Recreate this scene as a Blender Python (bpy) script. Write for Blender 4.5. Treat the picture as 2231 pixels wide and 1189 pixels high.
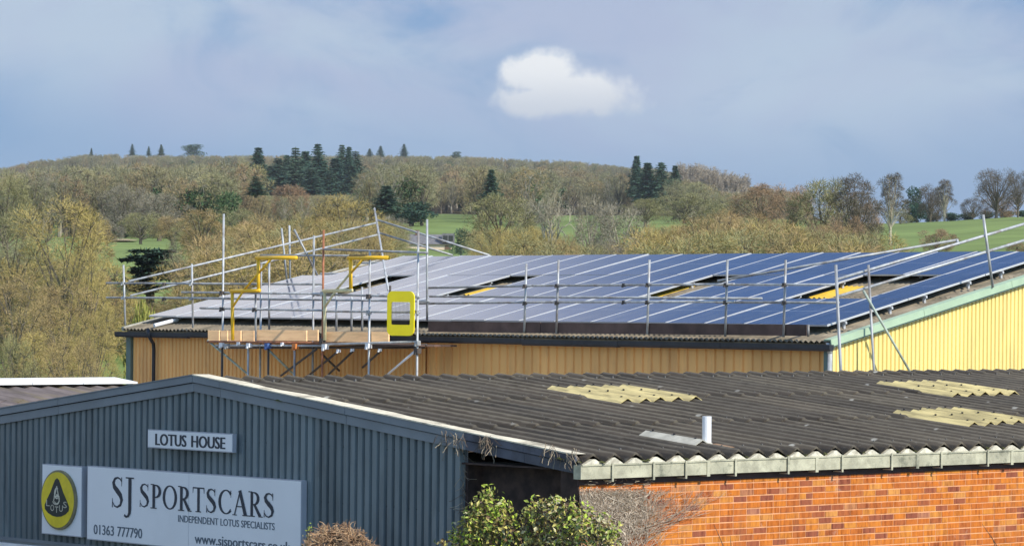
import bpy, math, random
from mathutils import Vector, Matrix, noise as mnoise

random.seed(7)
for o in list(bpy.data.objects):
    bpy.data.objects.remove(o)
SC = bpy.context.scene
COL = SC.collection
V = Vector
R = math.radians

# ------------------------------------------------------------------ camera
FPX, HPY, ROLL = 7250.1, 672.15, 0.0093      # focal length and horizon in photo pixels (2231 wide)
HC = 5.6                                     # camera height above the yard
cam = bpy.data.cameras.new('camera')
cam.sensor_width = 36.0
cam.lens = 36.0 * FPX / 2231.0
cam.shift_y = (HPY - 594.5) / 2231.0
cam.clip_start, cam.clip_end = 0.5, 20000
co = bpy.data.objects.new('camera', cam)
COL.objects.link(co)
co.matrix_world = Matrix.Translation((0, 0, HC)) @ Matrix.Rotation(R(90), 4, 'X') @ Matrix.Rotation(ROLL, 4, 'Z')
SC.camera = co

# ------------------------------------------------------------------ sun, sky, exposure
AX = 0.7492                                  # all the sheds share one grid: u runs back to the right, g back to the left
U = V((math.cos(AX), math.sin(AX), 0))
G = V((-math.sin(AX), math.cos(AX), 0))
Z = V((0, 0, 1))
SUN_EL = R(36)
sh = (-G * math.cos(R(7)) + U * math.sin(R(7))).normalized()
SUN = V((sh.x * math.cos(SUN_EL), sh.y * math.cos(SUN_EL), math.sin(SUN_EL)))
sl = bpy.data.lights.new('sun', 'SUN')
sl.energy, sl.angle, sl.color = 5.0, R(0.5), (1.0, 0.93, 0.81)
so = bpy.data.objects.new('sun', sl)
COL.objects.link(so)
so.rotation_euler = SUN.to_track_quat('Z', 'Y').to_euler()


class NT:
    """thin helper round a node tree"""
    def __init__(s, tree):
        s.t = tree
        s.n = tree.nodes
        s.l = tree.links

    def put(s, sock, v):
        if isinstance(v, bpy.types.NodeSocket):
            s.l.new(v, sock)
        elif v is not None:
            if hasattr(sock.default_value, '__len__') and isinstance(v, (int, float)):
                sock.default_value = (v,) * len(sock.default_value)
            elif hasattr(sock.default_value, '__len__') and len(sock.default_value) == 4 and len(v) == 3:
                sock.default_value = (*v, 1)
            else:
                sock.default_value = v

    def math(s, op, a, b=None, c=None, clamp=False):
        n = s.n.new('ShaderNodeMath')
        n.operation = op
        n.use_clamp = clamp
        s.put(n.inputs[0], a)
        if b is not None:
            s.put(n.inputs[1], b)
        if c is not None:
            s.put(n.inputs[2], c)
        return n.outputs[0]

    def vmath(s, op, a, b=None):
        n = s.n.new('ShaderNodeVectorMath')
        n.operation = op
        s.put(n.inputs[0], a)
        if b is not None:
            s.put(n.inputs[1], b)
        return n.outputs[0]

    def mix(s, f, a, b, mode='MIX'):
        n = s.n.new('ShaderNodeMix')
        n.data_type = 'RGBA'
        n.blend_type = mode
        s.put(n.inputs[0], f)
        s.put(n.inputs[6], a)
        s.put(n.inputs[7], b)
        return n.outputs[2]

    def noise(s, vec, scale, detail=4, rough=0.55, dist=0.0):
        n = s.n.new('ShaderNodeTexNoise')
        if vec is not None:
            s.put(n.inputs['Vector'], vec)
        n.inputs['Scale'].default_value = scale
        n.inputs['Detail'].default_value = detail
        n.inputs['Roughness'].default_value = rough
        n.inputs['Distortion'].default_value = dist
        return n.outputs[0]

    def smooth(s, v, lo, hi, a=0.0, b=1.0):
        n = s.n.new('ShaderNodeMapRange')
        n.interpolation_type = 'SMOOTHSTEP'
        s.put(n.inputs[0], v)
        n.inputs[1].default_value, n.inputs[2].default_value = lo, hi
        n.inputs[3].default_value, n.inputs[4].default_value = a, b
        return n.outputs[0]

    def sep(s, v):
        n = s.n.new('ShaderNodeSeparateXYZ')
        s.put(n.inputs[0], v)
        return n.outputs

    def comb(s, x, y, z):
        n = s.n.new('ShaderNodeCombineXYZ')
        for i, q in enumerate((x, y, z)):
            s.put(n.inputs[i], q)
        return n.outputs[0]

    def mapping(s, vec, rot=(0, 0, 0), scale=(1, 1, 1), loc=(0, 0, 0)):
        n = s.n.new('ShaderNodeMapping')
        s.put(n.inputs[0], vec)
        n.inputs[1].default_value = loc
        n.inputs[2].default_value = rot
        n.inputs[3].default_value = scale
        return n.outputs[0]

    def ramp(s, f, stops, interp='LINEAR'):
        n = s.n.new('ShaderNodeValToRGB')
        n.color_ramp.interpolation = interp
        e = n.color_ramp.elements
        while len(e) < len(stops):
            e.new(0.5)
        for i, (p, c) in enumerate(stops):
            e[i].position = p
            e[i].color = (*c, 1)
        s.put(n.inputs[0], f)
        return n.outputs[0]


world = bpy.data.worlds.new('World')
SC.world = world
world.use_nodes = True
W = NT(world.node_tree)
W.n.clear()
sky = W.n.new('ShaderNodeTexSky')
sky.sky_type = 'NISHITA'
sky.sun_disc = False
sky.sun_elevation = SUN_EL
sky.sun_rotation = math.atan2(SUN.x, SUN.y)
sky.air_density, sky.dust_density, sky.ozone_density = 1.2, 0.2, 3.0
gen = W.n.new('ShaderNodeTexCoord').outputs['Generated']
dx, dy, dz = W.sep(gen)
# thin cloud veil: soft patches over blue, thinner high up
pv = W.comb(dx, W.math('MULTIPLY', dy, 0.35), W.math('MULTIPLY', dz, 2.1))
big = W.noise(W.mapping(pv, loc=(3.1, 0.4, 0.65)), 3.4, 3, 0.5, 0.3)
fine = W.noise(W.mapping(pv, loc=(0.7, 1.9, 0.2)), 15.0, 6, 0.58, 0.9)
lilac = W.smooth(W.noise(W.mapping(pv, loc=(5.2, 0.3, 1.7)), 9.0, 4, 0.5, 0.5), 0.42, 0.62)
mixn = W.math('ADD', W.math('MULTIPLY', big, 0.60), W.math('MULTIPLY', fine, 0.40))
low_gap = W.smooth(W.math('ADD', dz, W.math('MULTIPLY', W.math('SUBTRACT', big, 0.5), 0.10)), 0.044, 0.084, 0.08, 1.0)
veil = W.math('MULTIPLY', W.smooth(mixn, 0.40, 0.57), low_gap)
bank = W.smooth(W.math('ADD', dx, W.math('MULTIPLY', W.math('SUBTRACT', big, 0.5), 0.15)), -0.085, 0.04, 1.0, 0.0)   # the cloud bank thickens to the left
high = W.smooth(dz, 0.085, 0.17)
veil = W.math('MAXIMUM', W.math('MULTIPLY', veil, W.math('SUBTRACT', 1.0, W.math('MULTIPLY', high, W.math('SUBTRACT', 1.0, bank)))), W.math('MULTIPLY', W.math('MULTIPLY', high, bank), 0.95))
ahead = W.smooth(dy, -0.35, 0.75)
cover = W.math('MULTIPLY', veil, W.math('ADD', W.math('MULTIPLY', ahead, 0.78), 0.12))
low = W.smooth(dz, 0.0, 0.10)
blue = W.mix(low, (1.05, 2.05, 4.1), (1.3, 2.3, 4.25))
blue = W.mix(high, blue, (1.0, 1.75, 3.5))
skyc = W.mix(1.0, sky.outputs[0], (1.15, 1.42, 1.68), 'MULTIPLY')
base = W.mix(W.math('MULTIPLY', ahead, W.smooth(dz, 0.30, 0.55, 0.9, 0.0)), skyc, blue)
col = W.mix(cover, base, W.mix(W.math('MULTIPLY', high, bank), W.mix(lilac, (3.9, 4.75, 5.8), (3.6, 4.15, 5.5)), (11.5, 11.2, 10.9)))
# one small bright cumulus over the hill
ydiv = W.math('MAXIMUM', dy, 0.05)
cx = W.math('DIVIDE', dx, ydiv)
cz = W.math('DIVIDE', dz, ydiv)
wob = W.noise(W.comb(cx, cz, 0.0), 120.0, 5, 0.6)
wob2 = W.noise(W.comb(cx, cz, 0.7), 38.0, 2, 0.5)


def blob(px, py, rx, ry):
    ax = (px - 1115.5) / FPX
    az = -(py - HPY) / FPX
    a = W.math('DIVIDE', W.math('SUBTRACT', cx, ax), rx / FPX)
    b = W.math('DIVIDE', W.math('SUBTRACT', cz, az), ry / FPX)
    d = W.math('SQRT', W.math('ADD', W.math('MULTIPLY', a, a), W.math('MULTIPLY', b, b)))
    d = W.math('ADD', d, W.math('MULTIPLY', W.math('SUBTRACT', wob, 0.5), 1.0))
    d = W.math('ADD', d, W.math('MULTIPLY', W.math('SUBTRACT', wob2, 0.5), 0.7))
    return W.smooth(d, 0.62, 1.2, 1.0, 0.0)


cm = W.math('MAXIMUM', blob(1252, 206, 150, 52), W.math('MAXIMUM', blob(1174, 164, 80, 54), blob(1172, 222, 98, 40)))
cm = W.math('MULTIPLY', cm, W.smooth(dy, 0.3, 0.5))
shade = W.smooth(cz, (HPY - 262) / FPX, (HPY - 130) / FPX)
col = W.mix(W.math('MULTIPLY', cm, 0.86), col, W.mix(shade, (4.9, 5.3, 5.9), (7.4, 7.5, 7.5)))
bg = W.n.new('ShaderNodeBackground')
W.l.new(col, bg.inputs[0])
bg.inputs[1].default_value = 0.125
wo = W.n.new('ShaderNodeOutputWorld')
W.l.new(bg.outputs[0], wo.inputs[0])

vs = SC.view_settings
vs.view_transform = 'Standard'
vs.look = 'None'
vs.exposure, vs.gamma = 0.0, 1.0
vs.use_curve_mapping = False
SC.cycles.max_bounces = 6
SC.cycles.transparent_max_bounces = 6


# ------------------------------------------------------------------ picking points along sight lines
def ray(px, py):
    x, y = px - 1115.5, py - HPY
    c, s = math.cos(ROLL), math.sin(ROLL)
    return V(((c * x + s * y) / FPX, 1.0, -(-s * x + c * y) / FPX))


EYE = V((0, 0, HC))


def hit(px, py, p, n):
    d = ray(px, py)
    return EYE + d * ((p - EYE).dot(n) / d.dot(n))


def at(px, py, depth):
    return EYE + ray(px, py) * depth


# ------------------------------------------------------------------ mesh building
class MB:
    def __init__(s):
        s.v, s.f, s.m = [], [], []

    def poly(s, pts, m=0):
        i = len(s.v)
        s.v += [tuple(p) for p in pts]
        s.f.append(tuple(range(i, i + len(pts))))
        s.m.append(m)

    def box(s, o, a, b, c, m=0):
        o, a, b, c = V(o), V(a), V(b), V(c)
        if a.cross(b).dot(c) < 0:
            a, b = b, a
        i = len(s.v)
        s.v += [tuple(p) for p in (o, o + a, o + a + b, o + b, o + c, o + a + c, o + a + b + c, o + b + c)]
        for q in ((0, 3, 2, 1), (4, 5, 6, 7), (0, 1, 5, 4), (1, 2, 6, 5), (2, 3, 7, 6), (3, 0, 4, 7)):
            s.f.append(tuple(i + k for k in q))
            s.m.append(m)

    def bar(s, p, q, w, h, up=Z, m=0):
        """box beam from p to q, w across, h along up"""
        p, q = V(p), V(q)
        d = (q - p)
        x = d.cross(up).normalized() * w
        y = x.cross(d).normalized() * h
        s.box(p - x / 2 - y / 2, d, x, y, m)

    def tube(s, pts, rad, n=6, m=0, cap=True):
        pts = [V(p) for p in pts]
        if not hasattr(rad, '__len__'):
            rad = [rad] * len(pts)
        i0 = len(s.v)
        ref = None
        for k, p in enumerate(pts):
            d = (pts[min(k + 1, len(pts) - 1)] - pts[max(k - 1, 0)]).normalized()
            if ref is None:
                ref = d.orthogonal().normalized()
            ref = (ref - d * ref.dot(d))
            ref = ref.normalized() if ref.length > 1e-6 else d.orthogonal().normalized()
            b = d.cross(ref)
            for j in range(n):
                a = 2 * math.pi * j / n
                s.v.append(tuple(p + (ref * math.cos(a) + b * math.sin(a)) * rad[k]))
        for k in range(len(pts) - 1):
            for j in range(n):
                a, b = i0 + k * n + j, i0 + k * n + (j + 1) % n
                s.f.append((a, b, b + n, a + n))
                s.m.append(m)
        if cap:
            s.f.append(tuple(i0 + j for j in reversed(range(n))))
            s.f.append(tuple(i0 + (len(pts) - 1) * n + j for j in range(n)))
            s.m += [m, m]

    def mesh(s, name, mats, smooth=False):
        me = bpy.data.meshes.new(name)
        me.from_pydata(s.v, [], s.f)
        for mt in (mats if isinstance(mats, (list, tuple)) else [mats]):
            me.materials.append(mt)
        if any(s.m):
            me.polygons.foreach_set('material_index', s.m)
        if smooth:
            me.polygons.foreach_set('use_smooth', [True] * len(s.f))
        me.update()
        return me

    def build(s, name, mats, parent=None, smooth=False):
        return link(name, s.mesh(name, mats, smooth), parent)


def world_mat(o):
    m = o.matrix_parent_inverse @ o.matrix_basis if o.parent else o.matrix_basis.copy()
    return (world_mat(o.parent) @ m) if o.parent else m


def link(name, data, parent=None, mw=None):
    """mw: world matrix of the new object (identity: mesh built in world coordinates)"""
    o = bpy.data.objects.new(name, data)
    COL.objects.link(o)
    if parent is not None:
        o.parent = parent
        o.matrix_parent_inverse = world_mat(parent).inverted()
    if mw is not None:
        o.matrix_basis = mw
    return o


def tag(o, label=None, cat=None, group=None, kind=None):
    for k, v in (('label', label), ('category', cat), ('group', group), ('kind', kind)):
        if v:
            o[k] = v
    return o


def thing(name, loc, label, cat, group=None):
    o = bpy.data.objects.new(name, None)
    COL.objects.link(o)
    o.empty_display_size = 0.3
    o.location = loc
    return tag(o, label, cat, group)


def frame(o, ex, ey, ez):
    m = Matrix((ex, ey, ez)).transposed().to_4x4()
    m.translation = o
    return m


# ------------------------------------------------------------------ materials
def mat(name, base, rough=0.7, metal=0.0, var=0.12, scale=3.0, stretch=(1, 1, 1), rotz=0.0, bump=0.0, bscale=40.0,
        rand=0.0, spec=0.5, stain=None, stain_amt=0.0, stain_scale=0.8, detail=5):
    m = bpy.data.materials.new(name)
    m.use_nodes = True
    t = NT(m.node_tree)
    p = t.n['Principled BSDF']
    pos = t.n.new('ShaderNodeNewGeometry').outputs['Position']
    vec = t.mapping(t.mapping(pos, rot=(0, 0, -rotz)), scale=stretch)
    nz = t.noise(vec, scale, detail, 0.6)
    b = V(base)
    c = t.mix(t.smooth(nz, 0.3, 0.7), tuple(b * (1 - var)), tuple(b * (1 + var)))
    if stain:
        sn = t.smooth(t.noise(vec, stain_scale, 5, 0.65), 0.5, 0.66)
        c = t.mix(t.math('MULTIPLY', sn, stain_amt), c, stain)
    if rand:
        rn = t.n.new('ShaderNodeObjectInfo').outputs['Random']
        c = t.mix(1.0, c, t.ramp(rn, [(0, (1 - rand,) * 3), (1, (1 + rand,) * 3)]), 'MULTIPLY')
    t.put(p.inputs['Base Color'], c)
    p.inputs['Roughness'].default_value = rough
    p.inputs['Metallic'].default_value = metal
    p.inputs['Specular IOR Level'].default_value = spec
    if bump:
        bn = t.n.new('ShaderNodeBump')
        bn.inputs['Strength'].default_value = bump
        bn.inputs['Distance'].default_value = 0.01
        t.put(bn.inputs['Height'], t.noise(pos, bscale, 4, 0.6))
        t.l.new(bn.outputs[0], p.inputs['Normal'])
    return m


def ramp_mat(name, stops, rough=0.8, source='object', var=0.18, scale=4.0, spec=0.3, transl=0.0):
    """colour picked per object (or instance) at random from a ramp, with fine variation on top"""
    m = bpy.data.materials.new(name)
    m.use_nodes = True
    t = NT(m.node_tree)
    p = t.n['Principled BSDF']
    if source == 'object':
        rn = t.n.new('ShaderNodeObjectInfo').outputs['Random']
    else:
        rn = t.n.new('ShaderNodeNewGeometry').outputs['Random Per Island']
    c = t.ramp(rn, stops)
    pos = t.n.new('ShaderNodeNewGeometry').outputs['Position']
    nz = t.noise(pos, scale, 4, 0.6)
    c = t.mix(1.0, c, t.ramp(nz, [(0.3, (1 - var,) * 3), (0.7, (1 + var,) * 3)]), 'MULTIPLY')
    t.put(p.inputs['Base Color'], c)
    p.inputs['Roughness'].default_value = rough
    p.inputs['Specular IOR Level'].default_value = spec
    return m


def dark_roof_mat():
    m = mat('weathered_fibre_cement', (0.056, 0.046, 0.035), 0.9, var=0.45, scale=1.0, stretch=(7.0, 0.55, 1), rotz=AX, spec=0.2)
    t = NT(m.node_tree)
    p = t.n['Principled BSDF']
    old = p.inputs['Base Color'].links[0].from_socket
    pos = t.n.new('ShaderNodeNewGeometry').outputs['Position']
    # pale lichen specks and broad mossy or sooty areas
    vo = t.n.new('ShaderNodeTexVoronoi')
    vo.inputs['Scale'].default_value = 2.6
    t.put(vo.inputs['Vector'], pos)
    spk = t.smooth(vo.outputs['Distance'], 0.07, 0.15, 1.0, 0.0)
    gate = t.smooth(t.noise(pos, 1.6, 3), 0.44, 0.56)
    c = t.mix(t.math('MULTIPLY', spk, gate), old, (0.42, 0.41, 0.36))
    patch = t.smooth(t.noise(pos, 0.42, 5, 0.65), 0.42, 0.66)
    c = t.mix(t.math('MULTIPLY', patch, 0.5), c, (0.100, 0.086, 0.064))
    patch2 = t.smooth(t.noise(t.mapping(pos, loc=(9, 4, 0)), 0.6, 5, 0.65), 0.5, 0.7)
    c = t.mix(t.math('MULTIPLY', patch2, 0.6), c, (0.040, 0.038, 0.034))
    sp2 = t.smooth(t.noise(pos, 17.0, 3, 0.7), 0.62, 0.74)
    c = t.mix(t.math('MULTIPLY', sp2, 0.5), c, (0.22, 0.21, 0.18))
    # grime lies in the troughs, crests are scoured paler
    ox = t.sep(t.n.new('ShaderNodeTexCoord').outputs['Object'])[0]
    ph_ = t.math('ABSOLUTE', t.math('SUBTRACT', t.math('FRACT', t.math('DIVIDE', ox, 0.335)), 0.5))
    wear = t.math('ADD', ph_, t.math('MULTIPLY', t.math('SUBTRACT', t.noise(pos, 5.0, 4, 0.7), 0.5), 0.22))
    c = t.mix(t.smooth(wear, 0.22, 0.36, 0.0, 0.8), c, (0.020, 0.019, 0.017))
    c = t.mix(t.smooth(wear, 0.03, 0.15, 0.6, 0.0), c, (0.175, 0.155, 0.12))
    rn = t.n.new('ShaderNodeObjectInfo').outputs['Random']
    c = t.mix(1.0, c, t.ramp(rn, [(0, (0.82, 0.82, 0.84)), (1, (1.18, 1.16, 1.12))]), 'MULTIPLY')
    t.put(p.inputs['Base Color'], c)
    return m


def brick_mat():
    m = bpy.data.materials.new('orange_brick')
    m.use_nodes = True
    t = NT(m.node_tree)
    p = t.n['Principled BSDF']
    rn = t.n.new('ShaderNodeObjectInfo').outputs['Random']
    ri = t.n.new('ShaderNodeNewGeometry').outputs['Random Per Island']
    rr = t.math('FRACT', t.math('ADD', t.math('MULTIPLY', rn, 7.13), t.math('MULTIPLY', ri, 3.71)))
    c = t.ramp(rr, [(0.0, (0.27, 0.088, 0.052)), (0.12, (0.33, 0.105, 0.052)), (0.22, (0.44, 0.135, 0.042)), (0.45, (0.52, 0.158, 0.042)),
                    (0.75, (0.55, 0.185, 0.046)), (0.92, (0.57, 0.225, 0.058)), (0.97, (0.58, 0.26, 0.085)), (1.0, (0.38, 0.16, 0.10))])
    pos = t.n.new('ShaderNodeNewGeometry').outputs['Position']
    vec = t.mapping(t.mapping(pos, rot=(0, 0, -AX)), scale=(26, 1, 4.5))
    st = t.noise(vec, 1.0, 4, 0.6)
    c = t.mix(1.0, c, t.ramp(st, [(0.3, (0.56, 0.50, 0.52)), (0.48, (0.98, 0.98, 1)), (0.72, (1.25, 1.32, 1.2))]), 'MULTIPLY')
    pale = t.smooth(t.noise(pos, 4.5, 5, 0.7), 0.60, 0.72)
    c = t.mix(t.math('MULTIPLY', pale, 0.4), c, (0.52, 0.42, 0.34))
    damp = t.noise(t.mapping(t.mapping(pos, rot=(0, 0, -AX)), scale=(3.5, 1, 0.5)), 1.0, 5, 0.6)
    c = t.mix(t.smooth(damp, 0.52, 0.72, 0.0, 0.38), c, (0.24, 0.12, 0.075))
    hs = t.n.new('ShaderNodeHueSaturation')
    hs.inputs['Saturation'].default_value = 1.04
    hs.inputs['Value'].default_value = 0.95
    t.put(hs.inputs['Color'], c)
    c = hs.outputs[0]
    t.put(p.inputs['Base Color'], c)
    p.inputs['Roughness'].default_value = 0.9
    p.inputs['Specular IOR Level'].default_value = 0.2
    return m


def solar_mat():
    m = bpy.data.materials.new('solar_cells')
    m.use_nodes = True
    t = NT(m.node_tree)
    p = t.n['Principled BSDF']
    oc = t.n.new('ShaderNodeTexCoord').outputs['Object']
    x, y, z = t.sep(oc)

    def lines(c, period, w):
        fr = t.math('FRACT', t.math('DIVIDE', c, period))
        return t.math('MAXIMUM', t.math('LESS_THAN', fr, w / period), t.math('GREATER_THAN', fr, 1 - w / period))
    gx = lines(t.math('SUBTRACT', x, 0.03), 0.1785, 0.003)
    gy = lines(t.math('SUBTRACT', y, 0.03), 0.2076, 0.003)
    mid = t.math('LESS_THAN', t.math('ABSOLUTE', t.math('SUBTRACT', y, 1.265)), 0.012)
    grid = t.math('MAXIMUM', gx, gy)
    rn = t.n.new('ShaderNodeObjectInfo').outputs['Random']
    cell = t.ramp(rn, [(0, (0.010, 0.028, 0.095)), (1, (0.016, 0.040, 0.125))])
    c = t.mix(t.math('MULTIPLY', grid, 0.6), cell, (0.26, 0.29, 0.36))
    c = t.mix(t.math('MULTIPLY', mid, 0.55), c, (0.35, 0.38, 0.45))
    pos = t.n.new('ShaderNodeNewGeometry').outputs['Position']
    dust = t.noise(t.mapping(t.mapping(pos, rot=(0, 0, -AX)), scale=(1.3, 5, 1)), 1.0, 5, 0.6)
    c = t.mix(t.math('MULTIPLY', t.smooth(dust, 0.42, 0.75), 0.10), c, (0.35, 0.36, 0.37))
    t.put(p.inputs['Base Color'], c)
    t.put(p.inputs['Roughness'], t.smooth(dust, 0.3, 0.8, 0.07, 0.2))
    p.inputs['IOR'].default_value = 1.5
    p.inputs['Specular IOR Level'].default_value = 0.5
    return m


M = dict(
    dark_roof=dark_roof_mat(),
    brick=brick_mat(),
    cells=solar_mat(),
    mortar=mat('pale_orange_mortar', (0.68, 0.335, 0.165), 0.95, var=0.15, scale=9),
    shade_brick=mat('shade_brown_brick', (0.046, 0.028, 0.022), 0.95, var=0.5, scale=6),  # near-black base: the recess's shade and creeper are put into the colour
    blue_steel=mat('blue_grey_steel', (0.150, 0.182, 0.188), 0.38, var=0.20, scale=2.2, stretch=(1, 1, 0.22), rand=0.09, stain=(0.075, 0.09, 0.095), stain_amt=0.5, stain_scale=3.0, bump=0.5, bscale=2.5),
    blue_flash=mat('blue_grey_flashing', (0.18, 0.205, 0.22), 0.45, var=0.10, scale=1.5, rand=0.07),
    navy_flash=mat('grimy_navy_flashing', (0.075, 0.082, 0.105), 0.6, var=0.3, scale=3, stain=(0.03, 0.03, 0.035), stain_amt=0.7, stain_scale=2.5),
    bolt=mat('dull_bolt_heads', (0.13, 0.12, 0.105), 0.8, var=0.3, scale=9),
    cream_cap=mat('sun_bleached_capping', (0.68, 0.61, 0.45), 0.8, var=0.2, scale=5, stain=(0.22, 0.19, 0.13), stain_amt=0.7, stain_scale=2.2),
    gutter=mat('lichened_cement_gutter', (0.44, 0.42, 0.30), 0.9, var=0.25, scale=6, stain=(0.12, 0.125, 0.09), stain_amt=0.85, stain_scale=3.0, bump=0.5),
    closer=mat('pale_mortar_filler', (0.60, 0.56, 0.44), 0.95, var=0.25, scale=12, stain=(0.25, 0.22, 0.16), stain_amt=0.6, stain_scale=7),
    fascia=mat('dark_brown_timber', (0.045, 0.022, 0.018), 0.7, var=0.3, scale=5),
    skylight=mat('yellowed_grp_sheet', (0.54, 0.44, 0.19), 0.6, var=0.28, scale=2.0, stretch=(8, 0.9, 1), rotz=AX, stain=(0.20, 0.16, 0.07), stain_amt=0.8, stain_scale=1.5, rand=0.12),
    strip=mat('grey_grp_strip', (0.42, 0.40, 0.33), 0.7, var=0.2, scale=6),
    white_metal=mat('white_painted_metal', (0.78, 0.78, 0.78), 0.4, var=0.05, scale=3),
    white_sheet=mat('white_roof_sheet', (0.80, 0.80, 0.78), 0.5, var=0.08, scale=4),
    moss=mat('dark_moss', (0.075, 0.080, 0.028), 0.98, var=0.5, scale=14, spec=0.1),
    rust=mat('rusty_flashing', (0.25, 0.15, 0.08), 0.8, var=0.3, scale=12),
    brown_roof=mat('mossy_brown_fibre_cement', (0.20, 0.165, 0.115), 0.95, var=0.35, scale=2.4, stretch=(1, 1, 1), rand=0.12, stain=(0.10, 0.09, 0.06), stain_amt=0.6, stain_scale=1.4),
    mauve_roof=mat('mauve_fibre_cement', (0.155, 0.125, 0.115), 0.95, var=0.35, scale=1.5, stretch=(5, 0.6, 1), rotz=AX, rand=0.1, stain=(0.20, 0.16, 0.07), stain_amt=0.6, stain_scale=0.7),
    sign_white=mat('white_sign_face', (0.80, 0.80, 0.79), 0.35, var=0.03, scale=1.2),
    sign_edge=mat('sign_tray_edge', (0.42, 0.43, 0.46), 0.45, var=0.05),
    navy=mat('navy_lettering', (0.022, 0.030, 0.045), 0.5, var=0.05),
    slate_text=mat('slate_lettering', (0.10, 0.13, 0.16), 0.5, var=0.05),
    badge_yellow=mat('badge_yellow', (0.78, 0.60, 0.03), 0.4, var=0.12, scale=4),
    badge_dark=mat('badge_dark_green', (0.022, 0.030, 0.026), 0.5, var=0.1),
    badge_rim=mat('badge_rim', (0.20, 0.18, 0.10), 0.35, var=0.3, scale=6),
    badge_silver=mat('badge_silver', (0.55, 0.53, 0.42), 0.4, var=0.2, scale=9),
    ochre=mat('ochre_cladding', (0.86, 0.45, 0.14), 0.55, var=0.10, scale=1.0, stretch=(1, 1, 0.2), rand=0.07, stain=(0.55, 0.27, 0.09), stain_amt=0.5, stain_scale=1.7),
    yellow_clad=mat('pale_yellow_cladding', (0.83, 0.655, 0.235), 0.5, var=0.07, scale=0.9, stretch=(1, 1, 0.2), rand=0.06, stain=(0.60, 0.46, 0.19), stain_amt=0.45, stain_scale=1.6),
    green_flash=mat('pale_green_flashing', (0.38, 0.50, 0.34), 0.5, var=0.08, scale=2),
    green_trim=mat('dark_green_corner_trim', (0.10, 0.15, 0.13), 0.5, var=0.1),
    black_gutter=mat('black_gutter', (0.020, 0.022, 0.028), 0.55, var=0.3, scale=4),
    amber=mat('amber_rooflight', (0.62, 0.40, 0.04), 0.6, var=0.15, scale=3),
    alu=mat('aluminium_frame', (0.60, 0.60, 0.60), 0.4, metal=0.3, var=0.04),
    black=mat('black_underside', (0.012, 0.012, 0.016), 0.7, var=0.2),
    galv=mat('galvanised_tube', (0.40, 0.41, 0.41), 0.5, metal=0.2, var=0.22, scale=7, stretch=(1, 1, 0.6), rand=0.2, stain=(0.17, 0.12, 0.085), stain_amt=0.6, stain_scale=2.6),
    rust_tube=mat('rusty_red_tube', (0.34, 0.13, 0.06), 0.75, var=0.35, scale=5, rand=0.1),
    green_tube=mat('greenish_tube', (0.38, 0.44, 0.36), 0.6, var=0.2, scale=5),
    dark_tube=mat('dark_weathered_tube', (0.075, 0.06, 0.05), 0.6, var=0.3, scale=5),
    new_board=mat('fresh_scaffold_board', (0.92, 0.58, 0.30), 0.85, var=0.14, scale=2.5, stretch=(1, 1, 5), rand=0.1),
    old_board=mat('dark_scaffold_board', (0.105, 0.062, 0.048), 0.85, var=0.3, scale=2.5, rand=0.25),
    yellow_paint=mat('safety_yellow_paint', (0.85, 0.50, 0.02), 0.5, var=0.1, scale=8),
    faded_yellow=mat('faded_cream_yellow_paint', (0.72, 0.62, 0.34), 0.55, var=0.15, scale=9),
    acid_yellow=mat('bright_yellow_plastic', (0.97, 0.77, 0.006), 0.4, var=0.04, scale=3),
    blue_clamp=mat('blue_coupler', (0.06, 0.12, 0.30), 0.6, var=0.2),
    orange_clamp=mat('orange_coupler', (0.60, 0.20, 0.05), 0.6, var=0.2),
    concrete=mat('bounce_concrete', (0.40, 0.37, 0.32), 0.95, var=0.15, scale=0.6),
    asphalt=mat('yard_asphalt', (0.055, 0.055, 0.055), 0.95, var=0.3, scale=2),
    grass=mat('pasture_grass', (0.170, 0.228, 0.070), 0.95, var=0.22, scale=0.03, detail=8, spec=0.1),
    litter=mat('leaf_litter', (0.075, 0.062, 0.038), 0.95, var=0.35, scale=0.05, spec=0.1),
    render_wall=mat('cream_render', (0.70, 0.55, 0.40), 0.9, var=0.08, scale=2),
    slate=mat('grey_slate', (0.16, 0.155, 0.16), 0.8, var=0.2, scale=3),
    brown_wall=mat('brown_cladding', (0.16, 0.10, 0.06), 0.8, var=0.2, scale=3),
    glass=mat('dark_window_glass', (0.02, 0.022, 0.026), 0.1, var=0.1),
    far_bark=mat('lichened_grey_bark', (0.27, 0.245, 0.19), 0.95, var=0.3, scale=0.4, spec=0.1),
    bark=mat('grey_brown_bark', (0.135, 0.115, 0.085), 0.95, var=0.3, scale=4, spec=0.1),
    pale_bark=mat('bleached_bark', (0.40, 0.36, 0.27), 0.95, var=0.25, scale=3, spec=0.1),
    bush_stem=mat('bush_stem', (0.16, 0.11, 0.07), 0.9, var=0.3, scale=20),
)

# ================================================================== ground and terrain
def hline(px):
    return HPY + ROLL * (px - 1115.5)


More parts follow.
